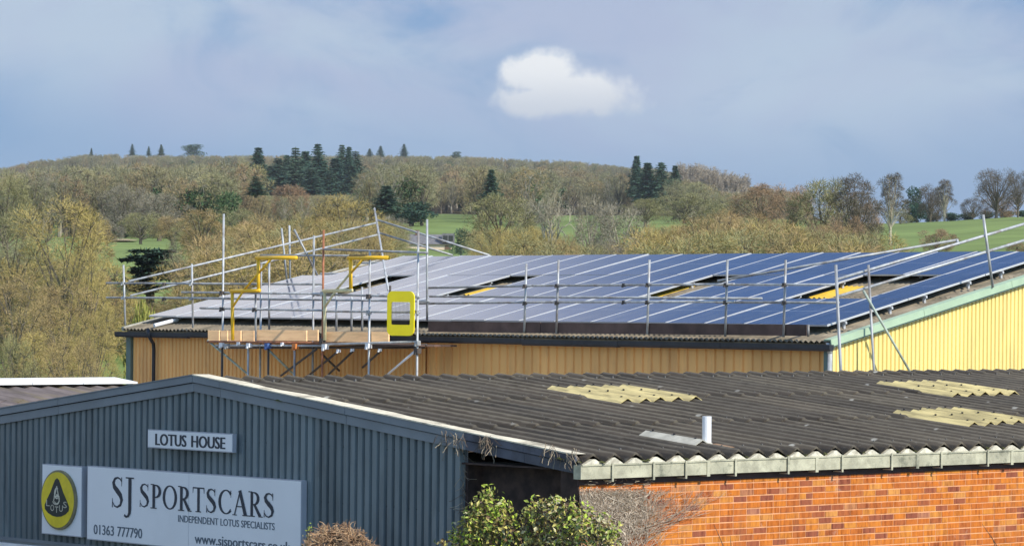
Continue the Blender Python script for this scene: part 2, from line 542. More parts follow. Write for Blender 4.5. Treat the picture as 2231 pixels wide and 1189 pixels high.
# (depth, ground line as photo rows over photo columns): the valley side and the wooded hill behind the sheds
TERR = [
    (100, None, 0.0), (140, None, 0.6),
    (260, [(-3000, 612), (440, 604), (960, 600), (1450, 580), (1930, 578), (2231, 566), (5000, 530)]),
    (330, [(-3000, 590), (440, 572), (960, 574), (1450, 552), (1930, 550), (2231, 540), (5000, 505)]),
    (450, [(-3000, 545), (300, 533), (700, 538), (960, 549), (1200, 530), (1450, 505), (1930, 516), (2231, 502), (5000, 470)]),
    (620, [(-3000, 520), (300, 513), (700, 502), (960, 486), (1200, 496), (1450, 486), (1700, 480), (1930, 487), (2060, 481), (2231, 472), (5000, 440)]),
    (720, [(-3000, 512), (300, 500), (700, 494), (960, 479), (1200, 486), (1450, 480), (1700, 478), (1930, 494), (2231, 486), (5000, 470)]),
    (950, [(-3000, 500), (300, 470), (700, 470), (960, 466), (1450, 470), (1700, 476), (1930, 520), (2231, 524), (5000, 540)]),
    (1500, [(-3000, 450), (0, 428), (300, 414), (700, 416), (1000, 418), (1450, 430), (1700, 470), (1930, 540), (5000, 560)]),
    (2400, [(-3000, 440), (-300, 410), (0, 382), (100, 366), (200, 357), (400, 358), (800, 358), (1000, 362), (1200, 370), (1400, 383), (1500, 396), (1600, 424), (1720, 455), (1900, 520), (5000, 560)]),
    (3200, [(-3000, 500), (200, 430), (1000, 440), (1600, 500), (1900, 560), (5000, 600)]),
    (6000, None, 0.0),
]


def interp(tab, x):
    if x <= tab[0][0]:
        return tab[0][1]
    for (a, p), (b, q) in zip(tab, tab[1:]):
        if x <= b:
            k = (x - a) / (b - a)
            k = k * k * (3 - 2 * k)
            return p + (q - p) * k
    return tab[-1][1]


def row_z(r, px):
    if r[1] is None:
        return r[2]
    return HC - (interp(r[1], px) - hline(px)) / FPX * r[0]


def ground(px, d):
    if d <= TERR[0][0]:
        return 0.0
    for a, b in zip(TERR, TERR[1:]):
        if d <= b[0]:
            k = (d - a[0]) / (b[0] - a[0])
            z = row_z(a, px) * (1 - k) + row_z(b, px) * k
            return z + 0.5 * mnoise.noise(V((px * 0.004, d * 0.006, 0))) * min(1, d / 400)
    return 0.0


def wx(px, d):
    return (px - 1115.5) / FPX * d


g0 = MB()
g0.poly([(-5000, -300, -0.02), (5000, -300, -0.02), (5000, 7000, -0.02), (-5000, 7000, -0.02)])
tag(g0.build('ground', M['asphalt']), kind='structure')


def terrain(name, d0, d1, steps, material):
    mb = MB()
    pxs = [-3000 + 65 * i for i in range(124)]
    ds = [d0 + (d1 - d0) * (i / steps) for i in range(steps + 1)]
    for d in ds:
        for px in pxs:
            mb.v.append((wx(px, d), d, ground(px, d)))
    n = len(pxs)
    for i in range(steps):
        for j in range(n - 1):
            mb.f.append((i * n + j, i * n + j + 1, (i + 1) * n + j + 1, (i + 1) * n + j))
            mb.m.append(0)
    return tag(mb.build(name, material, smooth=True), kind='structure')


terrain('field', 100, 950, 60, M['grass'])
terrain('hill', 950, 6000, 60, M['litter'])

# ================================================================== the blue-grey and brick workshop in front
B0 = V((0.7838, 36.6702, HC - 1.8718))          # bottom outer corner of the gutter where brick side and gable meet


def F(s, t, z):
    return B0 + U * s + G * t + Z * z


def gable_tz(px, py, s):
    p = hit(px, py, B0 + U * s, U) - B0
    return p.dot(G), p.z


TA = 7.03


def ztop(t):
    return 1.01 - 0.1067 * (TA - t) if t <= TA else 1.01 - 0.127 * (t - TA)


shop = thing('workshop', F(5, 7, -B0.z), 'blue-grey and brick workshop with dark corrugated roof in the foreground', 'workshop')

# --- corrugated sheets
PITCH = 0.335
SLOPE = 0.102
DG = (G + Z * SLOPE).normalized()
NR = U.cross(DG)


def wave(x, pitch, amp):
    k = abs(2 * ((x / pitch) % 1.0) - 1)            # 1 at the valley, 0 at the crest
    return amp * (1 - k) ** 0.92


def sheet_mesh(name, material, ncor, pitch, amp, length, seg=8, lift=0.014, ny=2, thick=0.012, phase=0.0):
    mb = MB()
    nx = ncor * seg
    for j in range(ny):
        y = length * j / (ny - 1)
        for i in range(nx + 1):
            x = ncor * pitch * i / nx
            mb.v.append((x, y, wave(x + phase, pitch, amp) + lift * (1 - y / length)))
    for j in range(ny - 1):
        for i in range(nx):
            a = j * (nx + 1) + i
            mb.f.append((a, a + 1, a + nx + 2, a + nx + 1))
    b = len(mb.v)                                    # the cut lower edge
    for i in range(nx + 1):
        x, y, z = mb.v[i]
        mb.v.append((x, y, z - thick))
    for i in range(nx):
        mb.f.append((b + i, b + i + 1, i + 1, i))
    mb.m = [0] * len(mb.f)
    return mb.mesh(name, material)


deck = MB()
deck.box(F(0.08, 0.16, 0.09), U * 21, G * (TA - 0.16) + Z * SLOPE * (TA - 0.16), Z * 0.05)
roof = deck.build('roof', M['dark_roof'], shop)
SLEN = 2.43
sm = sheet_mesh('roof_sheet', M['dark_roof'], 3, PITCH, 0.088, SLEN, thick=0.026, lift=0.024)
rng = random.Random(3)
for c in range(21):
    for k in range(3):
        o = F(0.03 + c * 3 * PITCH, 0.03, 0.172) + DG * (k * 2.33) + NR * (rng.uniform(-0.003, 0.003))
        link('roof_sheet', sm, roof, frame(o, U, DG, NR))
cap = sheet_mesh('ridge_cap', M['dark_roof'], 3, PITCH, 0.085, 0.32, lift=0.0)
DGL = (G - Z * 0.127).normalized()
for c in range(21):
    link('ridge_cap', cap, roof, frame(F(0.03 + c * 3 * PITCH, TA - 0.31, 0.172 + SLOPE * (TA - 0.33) + 0.024), U, DG, NR))
capl = sheet_mesh('ridge_cap', M['dark_roof'], 3, PITCH, 0.075, 0.32, lift=0.0)
lft = sheet_mesh('roof_sheet', M['dark_roof'], 9, PITCH, 0.075, 7.0, seg=4, lift=0.0)
for c in range(7):
    link('roof_sheet', lft, roof, frame(F(0.03 + c * 9 * PITCH, TA, 0.885), U, DGL, U.cross(DGL)))


def roof_st(px, py):
    p = hit(px, py, F(0, 0.03, 0.205), NR) - B0
    return p.dot(U), p.dot(G)


# --- yellowed rooflight sheets laid over the dark ones
for (px, py, nco, ln, mt, lab) in ((1188, 853, 5, 1.42, 'skylight', None), (1890, 842, 5, 1.42, 'skylight', None),
                                   (1930, 905, 5, 1.36, 'skylight', None), (1377, 953, 1, 0.98, 'strip', 'thin grey replacement strip beside the white flue')):
    s0, t1 = roof_st(px, py)
    s0 = 0.03 + PITCH * round((s0 - 0.03) / PITCH)
    for a_, n_ in ((0, nco),) if nco < 3 else ((0, 2), (2, nco - 2)):
        l_ = ln * (1 if a_ == 0 else 1.0) + rng.uniform(-0.04, 0.05)
        me = sheet_mesh('skylight', M[mt], n_, PITCH, 0.088, l_, lift=0.020)
        o = F(s0 + a_ * PITCH, 0.03, 0.172) + DG * (t1 - ln + rng.uniform(-0.06, 0.06)) + NR * (0.030 + 0.004 * (a_ > 0))
        k = link('skylight', me, roof, frame(o, U, DG, NR))
        if lab:
            tag(k, lab)
        bo = MB()
        for j_ in range(n_):
            for y_ in (0.12, l_ * 0.5, l_ - 0.12):
                b_ = o + U * ((j_ + 0.5) * PITCH) + DG * y_ + NR * 0.098
                bo.tube([b_, b_ + NR * 0.018], 0.014, 6)
        tag(bo.build('roof_bolts', M['black'], k), kind='stuff')

# --- moss lumps in the troughs and roof bolts along the purlins
ms, bo = MB(), MB()
rm = random.Random(17)
for i in range(420):
    tr = (rm.random() ** 2.2) * 6.6 if rm.random() < 0.5 else rm.uniform(0, 0.35)
    c_ = 0.03 + PITCH * rm.randrange(60) + rm.gauss(0, 0.03)
    p_ = F(c_, 0.04, 0.172) + DG * tr + NR * 0.012
    a_, h_ = rm.uniform(0.02, 0.06), rm.uniform(0.012, 0.03)
    n0 = len(ms.v)
    for k in range(6):
        an = k * math.pi / 3
        ms.v.append(tuple(p_ + U * a_ * 0.7 * math.cos(an) * rm.uniform(.7, 1.2) + DG * a_ * 1.6 * math.sin(an) * rm.uniform(.7, 1.2)))
    ms.v.append(tuple(p_ + NR * h_))
    for k in range(6):
        ms.f.append((n0 + k, n0 + (k + 1) % 6, n0 + 6))
        ms.m.append(0)
tag(ms.build('moss', M['moss'], roof), kind='stuff')
for row in (0.25, 2.42, 4.75, 6.5):
    for i in range(60):
        if rm.random() < 0.25:
            continue
        b_ = F(0.03 + (i + 0.5) * PITCH, 0.03, 0.172) + DG * (row + rm.uniform(-.02, .02)) + NR * 0.088
        bo.tube([b_, b_ + NR * 0.03], [0.016, 0.009], 5)
tag(bo.build('roof_bolts', M['bolt'], roof), kind='stuff')

# --- flue
s0, t0 = roof_st(1537, 974)
fl = MB()
fp = F(s0 + 0.02, t0, 0.165 + SLOPE * t0)
fl.tube([fp, fp + Z * 0.40], 0.054, 16)
flo = fl.build('flue_pipe', M['white_metal'], shop, smooth=False)
tag(flo, 'short white metal flue standing near the eave')
fc = MB()
fc.tube([fp + Z * 0.03, fp + Z * 0.075, fp + Z * 0.10], [0.085, 0.072, 0.057], 14)
fc.build('flue_collar', M['strip'], flo)
fr = MB()
fr.box(fp - U * 0.05 - G * 0.32 + Z * 0.045, U * 0.27, DG * 0.30, NR * 0.006)
fr.build('flue_flashing', M['rust'], flo)

# --- eave: filler under the crests, gutter sections, straps, fascia
for i in range(60):
    c = 0.03 + (i + 0.5) * PITCH
    if c > 16:
        break
    mb = MB()
    hgt = 0.066 * rng.uniform(0.80, 1.0)
    w = 0.155 * rng.uniform(0.9, 1.0)
    tf = 0.020 + rng.uniform(-.003, .004)
    j = rng.uniform(-.02, .02)
    p = [F(c - w, tf, 0.125), F(c + w, tf, 0.125), F(c + w, tf, 0.156), F(c + w * 0.12 + j, tf, 0.162 + hgt), F(c - w * 0.12 + j, tf, 0.162 + hgt), F(c - w, tf, 0.156)]
    q = [x + G * 0.1 for x in p]
    mb.poly(p)
    for a in range(6):
        b = (a + 1) % 6
        mb.poly([p[b], p[a], q[a], q[b]])
    mb.build('eave_filler', M['closer'], shop)
edges = [0.0, 2.02, 3.87, 5.70, 7.53, 9.36, 11.2, 13.0, 14.9, 16.7]
for i, (a, b) in enumerate(zip(edges, edges[1:])):
    dz = rng.uniform(-0.006, 0.006)
    mb = MB()
    e = 0.012
    z0 = dz
    mb.box(F(a, 0, z0), U * (b - a - 0.006), G * e, Z * 0.158)
    mb.box(F(a, e, z0), U * (b - a - 0.006), G * (0.115 - 2 * e), Z * e)
    mb.box(F(a, 0.115 - e, z0), U * (b - a - 0.006), G * e, Z * 0.158)
    mb.box(F(a, -0.012, z0 + 0.145), U * (b - a - 0.006), G * 0.0118, Z * 0.018)
    if i == 0:
        mb.box(F(-0.012, 0, z0), U * 0.0118, G * 0.115, Z * 0.150)
    gs = mb.build('gutter', M['gutter'], shop)
    if i:
        mb = MB()
        mb.box(F(a - 0.03, -0.010, z0 - 0.012), U * 0.05, G * 0.0098, Z * 0.17)
        mb.box(F(a - 0.03, -0.010, z0 - 0.024), U * 0.05, G * 0.12, Z * 0.0118)
        mb.build('gutter_joint', M['gutter'], gs)
    for q in ((0.42, 1.32) if i else (0.45, 1.1, 1.62)):
        mb = MB()
        mb.box(F(a + q, -0.024, z0 - 0.02), U * 0.028, G * 0.0098, Z * 0.19)
        mb.box(F(a + q, -0.024, z0 - 0.034), U * 0.028, G * 0.14, Z * 0.0138)
        mb.build('gutter_strap', M['gutter'], gs)
mb = MB()
mb.box(F(0.05, 0.112, -0.075), U * 16, G * 0.011, Z * 0.22)
mb.build('fascia', M['fascia'], shop)

# --- brick side wall: mortar core, bricks one by one
mb = MB()
mb.box(F(0.09, 0.1315, -3.72), U * 16, G * 0.24, Z * 3.80)
wall = mb.build('brick_wall', M['mortar'], shop)


def brick_mesh(l):
    q = MB()
    q.box((0, 0, 0), (l, 0, 0), (0, 0.1, 0), (0, 0, 0.061))
    me = q.mesh('brick', M['brick'])
    return me


bm_s, bm_h = brick_mesh(0.215), brick_mesh(0.1025)
rest = MB()
nb = 0
rb = random.Random(11)
for r in range(30):
    z = -0.04 - 0.075 * (r + 1)
    s = 0.085 - (0.1125 if r % 2 else 0.0)
    while s < 11.0:
        head = rb.random() < 0.10
        l = 0.1025 if head else 0.215
        if s >= 0.08:
            dp = rb.uniform(-0.002, 0.002)
            o = F(s, 0.127 + dp, z + rb.uniform(-0.001, 0.001))
            # the 300 that show largest: nearest end, upper courses
            if nb < 300 and r < 11 and s < 6.6:
                link('brick', bm_h if head else bm_s, wall, frame(o, U, G, Z))
                nb += 1
            else:
                rest.box(o, U * l, G * 0.1, Z * 0.061)
        s += l + 0.012
tag(rest.build('brickwork', M['brick'], wall), kind='stuff')

# --- gable: flashings, ribbed sheets, recessed brick with shade in its colour
tj = lambda px, py: gable_tz(px, py, 0)[0]
right = [TA, tj(478, 835), tj(516, 850), tj(752, 905), tj(1012, 960), tj(1140, 985), 0.10]
left = [TA, tj(126, 865), 12.6, 14.0]


def verge(t0, t1):
    a, b = max(t0, t1), min(t0, t1)
    if a <= TA:
        d = G * (b - a + 0.004) + Z * (ztop(b + 0.004) - ztop(a))
    else:
        d = G * (b - a + 0.004) + Z * (ztop(b + 0.004) - ztop(a))
    w = rng.uniform(-0.003, 0.003)
    m = MB()
    m.box(F(-0.004 + w, a, ztop(a) - 0.098), d, U * 0.034, Z * 0.084)
    fm = M['navy_flash'] if a < 2.0 else M['blue_flash']
    up = m.build('verge_flashing', fm, shop)
    m = MB()
    n_ = max(2, int((a - b) / 0.3))
    hh = Z * (0.012 + rng.uniform(0, 0.004))
    edge = [(a + (b - a) * i / n_, 0.25 + 0.13 * mnoise.noise(V((a + (b - a) * i / n_ * 1.3, 3.1, 0)))) for i in range(n_ + 1)]
    for (t0_, w0_), (t1_, w1_) in zip(edge, edge[1:]):
        p0, p1 = F(-0.012 + w, t0_, ztop(t0_) - 0.012), F(-0.012 + w, t1_, ztop(t1_) - 0.012)
        q0, q1 = p0 + U * w0_, p1 + U * w1_
        m.poly([p1 + hh, p0 + hh, q0 + hh, q1 + hh])
        m.poly([p0, p0 + hh, p1 + hh, p1])
        m.poly([q0 + hh, q0 - Z * 0.05, q1 - Z * 0.05, q1 + hh])
    m.build('capping', M['cream_cap'] if a <= TA else M['blue_flash'], up)
    m = MB()
    m.box(F(0.020 + w, a, ztop(a) - 0.215), d, U * 0.026, Z * 0.106)
    m.build('bargeboard', fm, up)


for a, b in zip(right, right[1:]):
    verge(a, b)
for a, b in zip(left, left[1:]):
    verge(a, b)

mb = MB()
mb.poly([F(0.14, 2.02, -1.4), F(0.14, 2.02, ztop(2.02) - 0.16), F(0.14, TA, ztop(TA) - 0.16), F(0.14, 14, ztop(14) - 0.16), F(0.14, 14, -1.4)])
mb.box(F(0.10, 2.05, -3.72), U * 0.2, G * 11.95, Z * 2.45)
gw = mb.build('gable_wall', M['sign_edge'], shop)
RIB = 0.1335
CLB = -1.262
screws = MB()
for c in range(18):
    t0 = 2.02 + c * 5 * RIB
    if t0 > 13.3:
        break
    mb = MB()
    prof = []
    for k in range(5):
        for x, s in ((0.0, 0.098), (0.020, 0.098), (0.038, 0.048), (0.115, 0.048)):
            prof.append((t0 + k * RIB + x, s))
    prof.append((t0 + 5 * RIB, 0.098))
    lap = 0.006 * (c % 2)
    prof = [(t, s + lap) for t, s in prof]
    zz = [ztop(t) - 0.20 for t, s in prof]
    for i in range(len(prof) - 1):
        (ta, sa), (tb, sb) = prof[i], prof[i + 1]
        mb.poly([F(sb, tb, CLB), F(sa, ta, CLB), F(sa, ta, zz[i]), F(sb, tb, zz[i + 1])])
    mb.build('cladding_sheet', M['blue_steel'], gw)
    for k in range(5):
        if (c * 5 + k) % 3 == 2:
            continue
        for zr in (0.20, -0.47, -1.15):
            t = t0 + k * RIB + 0.014
            if zr > ztop(t) - 0.25:
                continue
            screws.box(F(0.080, t - 0.008, zr - 0.008 + rng.uniform(-.006, .006)), U * 0.012, G * 0.016, Z * 0.016)
tag(screws.build('fixing_screws', M['black'], gw), kind='stuff')
mb = MB()
mb.box(F(0.035, 2.0, CLB - 0.045), U * 0.07, G * 12, Z * 0.044)
mb.build('drip_flashing', M['blue_flash'], shop)
mb = MB()
mb.box(F(0.02, 9.8, CLB - 0.25), U * 0.06, G * 4.2, Z * 0.17)
mb.build('door_head', M['white_sheet'], shop)
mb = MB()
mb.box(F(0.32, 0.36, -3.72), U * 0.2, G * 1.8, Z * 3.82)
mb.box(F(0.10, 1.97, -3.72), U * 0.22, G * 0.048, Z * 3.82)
mb.box(F(0.066, 0.122, -3.72), U * 0.022, G * 0.28, Z * 3.80)  # slab added over the pier end, its shade painted in
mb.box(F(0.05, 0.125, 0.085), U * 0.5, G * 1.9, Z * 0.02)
tag(mb.build('recessed_wall', M['shade_brick'], shop), 'dark recessed brick bay in shade beside the ribbed cladding')
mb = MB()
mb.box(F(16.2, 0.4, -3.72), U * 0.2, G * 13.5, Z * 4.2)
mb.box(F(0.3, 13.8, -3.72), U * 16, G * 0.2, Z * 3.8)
mb.build('rear_wall', M['shade_brick'], shop)

# ================================================================== the lower bay behind, to the left
T2 = 21.0
d = ray(100, 827)
k2 = (T2 + (B0 - EYE).dot(G)) / d.dot(G)
Z2 = (EYE + d * k2).z - B0.z
d = ray(246, 826)
P2 = EYE + d * ((T2 + (B0 - EYE).dot(G)) / d.dot(G))
S2 = (P2 - B0).dot(U)
bay = thing('low_shed', F(S2 - 6, 18, -B0.z), 'low mauve-brown corrugated shed roof with a white ridge strip at left', 'shed')
mb = MB()
SLB = 0.10
mb.box(F(S2 - 14, 14.1, Z2 - SLB * 6.9 - 0.14), U * 13.95, G * 6.9 + Z * SLB * 6.9, Z * 0.05)
br = mb.build('roof', M['mauve_roof'], bay)
DB = (G + Z * SLB).normalized()
me = sheet_mesh('roof_sheet', M['mauve_roof'], 3, PITCH, 0.06, 2.4)
for c in range(14):
    for k in range(3):
        o = F(S2 - (c + 1) * 3 * PITCH, T2 - 6.95, Z2 - SLB * 6.95 - 0.085) + DB * (k * 2.3)
        link('roof_sheet', me, br, frame(o, U, DB, U.cross(DB)))
# bright ridge sheets
sx = S2
for i, w in enumerate((1.15, 1.05, 1.05, 1.2, 1.6, 1.6, 1.6)):
    ln = 0.72 if i < 3 else (0.80 if i == 3 else 1.15)
    mb = MB()
    a = F(sx - w + 0.012, T2 - ln, Z2 - SLB * ln + 0.012)
    mb.box(a, U * (w - 0.012), G * (ln - 0.05) + Z * SLB * (ln - 0.05), Z * 0.03)
    mb.build('ridge_sheet', M['white_sheet'] if i < 4 else M['strip'] if i > 5 else M['cream_cap'], br)
    sx -= w
mb = MB()
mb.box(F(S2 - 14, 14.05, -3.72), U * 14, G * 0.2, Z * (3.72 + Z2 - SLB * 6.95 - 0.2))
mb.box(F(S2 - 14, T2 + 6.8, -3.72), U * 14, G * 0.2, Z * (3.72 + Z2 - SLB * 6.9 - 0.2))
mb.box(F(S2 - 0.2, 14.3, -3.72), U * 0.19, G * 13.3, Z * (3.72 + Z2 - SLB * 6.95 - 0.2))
mb.build('wall', M['shade_brick'], bay)
mb = MB()
mb.box(F(S2 - 14, T2, Z2 - 0.1), U * 13.95, G * 7 - Z * SLB * 7, Z * 0.04)
mb.build('rear_slope', M['mauve_roof'], bay)

# ================================================================== signs on the gable
SF = -0.045                                        # plane of the sign faces


def rect(pts):
    q = [gable_tz(x, y, SF) for x, y in pts]      # tl, tr, br, bl
    return (q[0][0] + q[3][0]) / 2, (q[1][0] + q[2][0]) / 2, (q[0][1] + q[1][1]) / 2, (q[2][1] + q[3][1]) / 2


class Sign:
    def __init__(s, name, pts, label, depth=0.085):
        s.tl, s.tr, s.zt, s.zb = rect(pts)
        s.w, s.h = s.tl - s.tr, s.zt - s.zb
        s.root = thing(name, F(SF, s.tr, s.zb), label, 'sign')
        m = MB()
        m.box(F(SF + 0.003, s.tl, s.zb), U * (depth - 0.003), -G * s.w, Z * s.h)
        m.build('tray', M['sign_edge'], s.root)
        m = MB()
        b = 0.012
        m.box(F(SF, s.tl - b, s.zb + b), U * 0.0028, -G * (s.w - 2 * b), Z * (s.h - 2 * b))
        m.build('face', M['sign_white'], s.root)

    def P(s, x, y, k):                             # metres from lower left of the face, k millimetres proud
        return F(SF - 0.001 - k * 0.0005, s.tl - x, s.zb + y)

    def loc(s, px, py):
        t, z = gable_tz(px, py, SF)
        return s.tl - t, z - s.zb


def font_mesh(txt):
    cu = bpy.data.curves.new('t', 'FONT')
    cu.body = txt
    cu.size = 1.0
    cu.resolution_u = 3
    o = bpy.data.objects.new('t', cu)
    COL.objects.link(o)
    bpy.context.view_layer.update()
    me = bpy.data.meshes.new_from_object(o.evaluated_get(bpy.context.evaluated_depsgraph_get()))
    vs_ = [v.co.copy() for v in me.vertices]
    fs = [tuple(p.vertices) for p in me.polygons]
    bpy.data.objects.remove(o)
    bpy.data.curves.remove(cu)
    bpy.data.meshes.remove(me)
    return vs_, fs


def bold(vs_, fs, k):
    return vs_, fs


def put_text(sign, txt, x0, x1, y0, y1, material, k=2, weight=0.0):
    """sans lettering squeezed into a box on the sign face"""
    vs_, fs = font_mesh(txt)
    ax, bx = min(v.x for v in vs_), max(v.x for v in vs_)
    cap = 0.0
    for v in vs_:
        cap = max(cap, v.y)
    mb = MB()
    n = 1 if weight == 0 else 3
    for j in range(n):
        i0 = len(mb.v)
        for v in vs_:
            x = x0 + (v.x - ax) / (bx - ax) * (x1 - x0) + j * weight * 0.5
            mb.v.append(tuple(sign.P(x, y0 + v.y / cap * (y1 - y0), k + j)))
        for f in fs:
            mb.f.append(tuple(i0 + q for q in f))
            mb.m.append(0)
    return mb.build('lettering', material, sign.root)


def arc(cx, cy, rx, ry, a0, a1, n, w0, w1):
    out = []
    for i in range(n + 1):
        a = R(a0 + (a1 - a0) * i / n)
        out.append((cx + rx * math.cos(a), cy + ry * math.sin(a), w0 + (w1 - w0) * abs(math.cos(a)) ** 1.3))
    return out


GLYPH = {
    'S': (0.60, [[(.49, .83, .03), (.43, .92, .05), (.31, .965, .055), (.18, .925, .09), (.11, .80, .13), (.15, .67, .16), (.30, .54, .18), (.43, .42, .17), (.495, .27, .135), (.44, .11, .09), (.29, .035, .06), (.16, .07, .05), (.075, .19, .03)],
                 [(.49, .98, .04), (.49, .70, .02)], [(.065, .02, .04), (.065, .31, .02)]]),
    'J': (0.46, [[(.25, .98, .14), (.25, .3, .14), (.25, 0, .135), (.24, -.12, .12), (.18, -.215, .085), (.08, -.245, .06), (0.0, -.19, .09)], [(.06, .98, .042), (.44, .98, .042)]]),
    'T': (0.66, [[(.33, .96, .14), (.33, .03, .14)], [(.02, .972, .055), (.64, .972, .055)], [(.04, .96, .045), (.03, .76, .02)], [(.62, .96, .045), (.63, .76, .02)], [(.18, .02, .04), (.48, .02, .04)]]),
    'P': (0.58, [[(.17, .97, .14), (.17, .03, .14)], [(.17, .955, .05)] + arc(.27, .71, .235, .245, 85, -85, 12, .05, .145) + [(.17, .465, .045)], [(.0, .02, .04), (.34, .02, .04)], [(.0, .98, .04), (.2, .98, .04)]]),
    'R': (0.70, [[(.17, .97, .14), (.17, .03, .14)], [(.17, .955, .05)] + arc(.27, .72, .225, .235, 85, -85, 12, .05, .145) + [(.17, .485, .045)], [(.30, .49, .11), (.60, .03, .15)], [(.0, .02, .04), (.34, .02, .04)], [(.54, .02, .04), (.74, .02, .04)], [(.0, .98, .04), (.2, .98, .04)]]),
    'O': (0.82, [arc(.41, .5, .325, .465, 0, 360, 26, .05, .145)]),
    'C': (0.74, [arc(.42, .5, .335, .465, 42, 318, 20, .05, .145), [(.67, .97, .04), (.67, .68, .02)], [(.665, .24, .02), (.62, .14, .05)]]),
    'A': (0.74, [[(.08, .02, .055), (.37, 1.0, .055)], [(.35, 1.0, .15), (.65, .02, .16)], [(.19, .36, .045), (.54, .36, .045)], [(-.02, .02, .04), (.2, .02, .04)], [(.5, .02, .04), (.8, .02, .04)]]),
}


def strokes(mb, place, st, k):
    for j, pts in enumerate(st):
        i0 = len(mb.v)
        for i, (x, y, w) in enumerate(pts):
            a, b = pts[max(i - 1, 0)], pts[min(i + 1, len(pts) - 1)]
            if pts[0][:2] == pts[-1][:2] or (abs(pts[0][0] - pts[-1][0]) < 1e-6 and abs(pts[0][1] - pts[-1][1]) < 1e-6):
                if i in (0, len(pts) - 1):
                    a, b = pts[-2], pts[1]
            dx_, dy_ = b[0] - a[0], b[1] - a[1]
            l = math.hypot(dx_, dy_) or 1
            nx, ny = -dy_ / l * w / 2, dx_ / l * w / 2
            mb.v.append(tuple(place(x + nx, y + ny, k + j)))
            mb.v.append(tuple(place(x - nx, y - ny, k + j)))
        for i in range(len(pts) - 1):
            a = i0 + 2 * i
            mb.f.append((a, a + 2, a + 3, a + 1))
            mb.m.append(0)


def serif(sign, txt, x0, x1, y0, cap, material, gap=0.055):
    adv = sum(GLYPH[c][0] + gap for c in txt) - gap
    sx_ = (x1 - x0) / adv
    cur = 0.0
    mb = MB()
    for n, c in enumerate(txt):
        w, st = GLYPH[c]
        strokes(mb, lambda x, y, k: sign.P(x0 + (cur + x) * sx_, y0 + y * cap, k), st, 2 + (n % 2) * 8)
        cur += w + gap
    return mb.build('lettering', material, sign.root)


big = Sign('fascia_sign', [(190, 1014), (658, 1046), (654, 1222), (189, 1171)], 'long white sign board with navy serif lettering on the blue-grey gable')
x0, y0 = big.loc(242, 1105)
x1, _ = big.loc(293, 1110)
_, yt = big.loc(242, 1036)
serif(big, 'SJ', x0, x1, y0, yt - y0, M['navy'], gap=0.03)
x0, y0 = big.loc(303, 1104)
x1, _ = big.loc(599, 1127)
_, yt = big.loc(303, 1051)
serif(big, 'SPORTSCARS', x0, x1, y0, yt - y0, M['navy'])
x0, y0 = big.loc(388, 1135.5)
x1, _ = big.loc(598, 1152)
_, yt = big.loc(388, 1120.5)
put_text(big, 'INDEPENDENT LOTUS SPECIALISTS', x0, x1, y0, yt, M['slate_text'], 2, 0.007)
x0, y0 = big.loc(204, 1162)
x1, _ = big.loc(309, 1168)
_, yt = big.loc(204, 1141)
put_text(big, '01363', x0, big.loc(247.5, 1165)[0], y0, yt, M['slate_text'], 2, 0.010)
put_text(big, '777790', big.loc(255.5, 1165)[0], x1, y0, yt, M['slate_text'], 2, 0.010)
x0, y0 = big.loc(424, 1182)
x1, _ = big.loc(632, 1200)
_, yt = big.loc(424, 1161)
put_text(big, 'www.sjsportscars.co.uk', x0, x1, y0, yt, M['slate_text'], 2, 0.012)
sx0, _ = big.loc(411, 1100)
mb = MB()
mb.box(big.P(sx0, 0.02, 1), -G * 0.004, Z * (big.h - 0.04), U * 0.0004)
mb.build('panel_joint', M['sign_edge'], big.root)

nm = Sign('name_sign', [(322, 935.5), (507.5, 943.5), (506, 985), (321, 975)], 'small white sign reading LOTUS HOUSE below the gable peak', 0.06)
x0, y0 = nm.loc(338, 968.5)
x1, _ = nm.loc(489, 977)
_, yt = nm.loc(338, 943.5)
put_text(nm, 'LOTUS', x0, nm.loc(404.5, 970)[0], y0, yt, M['navy'], 2, 0.022)
put_text(nm, 'HOUSE', nm.loc(416.5, 970)[0], x1, y0, yt, M['navy'], 2, 0.022)

em = Sign('emblem_sign', [(92, 1009.5), (180, 1015.5), (176, 1169), (90, 1162)], 'square white sign with a yellow oval badge left of the long sign')
ecx, ecy = em.loc(131, 1088)
erx = (em.loc(169, 1090)[0] - em.loc(93, 1086)[0]) / 2
ery = (em.loc(131, 1023)[1] - em.loc(131, 1153)[1]) / 2


def ell(x, y, k):
    return em.P(ecx + x * erx, ecy + y * ery, k)


def disc(rr, k0, k1, material, name, n=40, off=(0, 0)):
    m = MB()
    ring0 = [ell(off[0] + rr * math.cos(2 * math.pi * i / n), off[1] + rr * math.sin(2 * math.pi * i / n), k0) for i in range(n)]
    ring1 = [ell(off[0] + rr * math.cos(2 * math.pi * i / n), off[1] + rr * math.sin(2 * math.pi * i / n), k1) for i in range(n)]
    m.poly(list(reversed(ring1)))
    for i in range(n):
        j = (i + 1) % n
        m.poly([ring0[i], ring0[j], ring1[j], ring1[i]])
    return m.build(name, material, em.root)


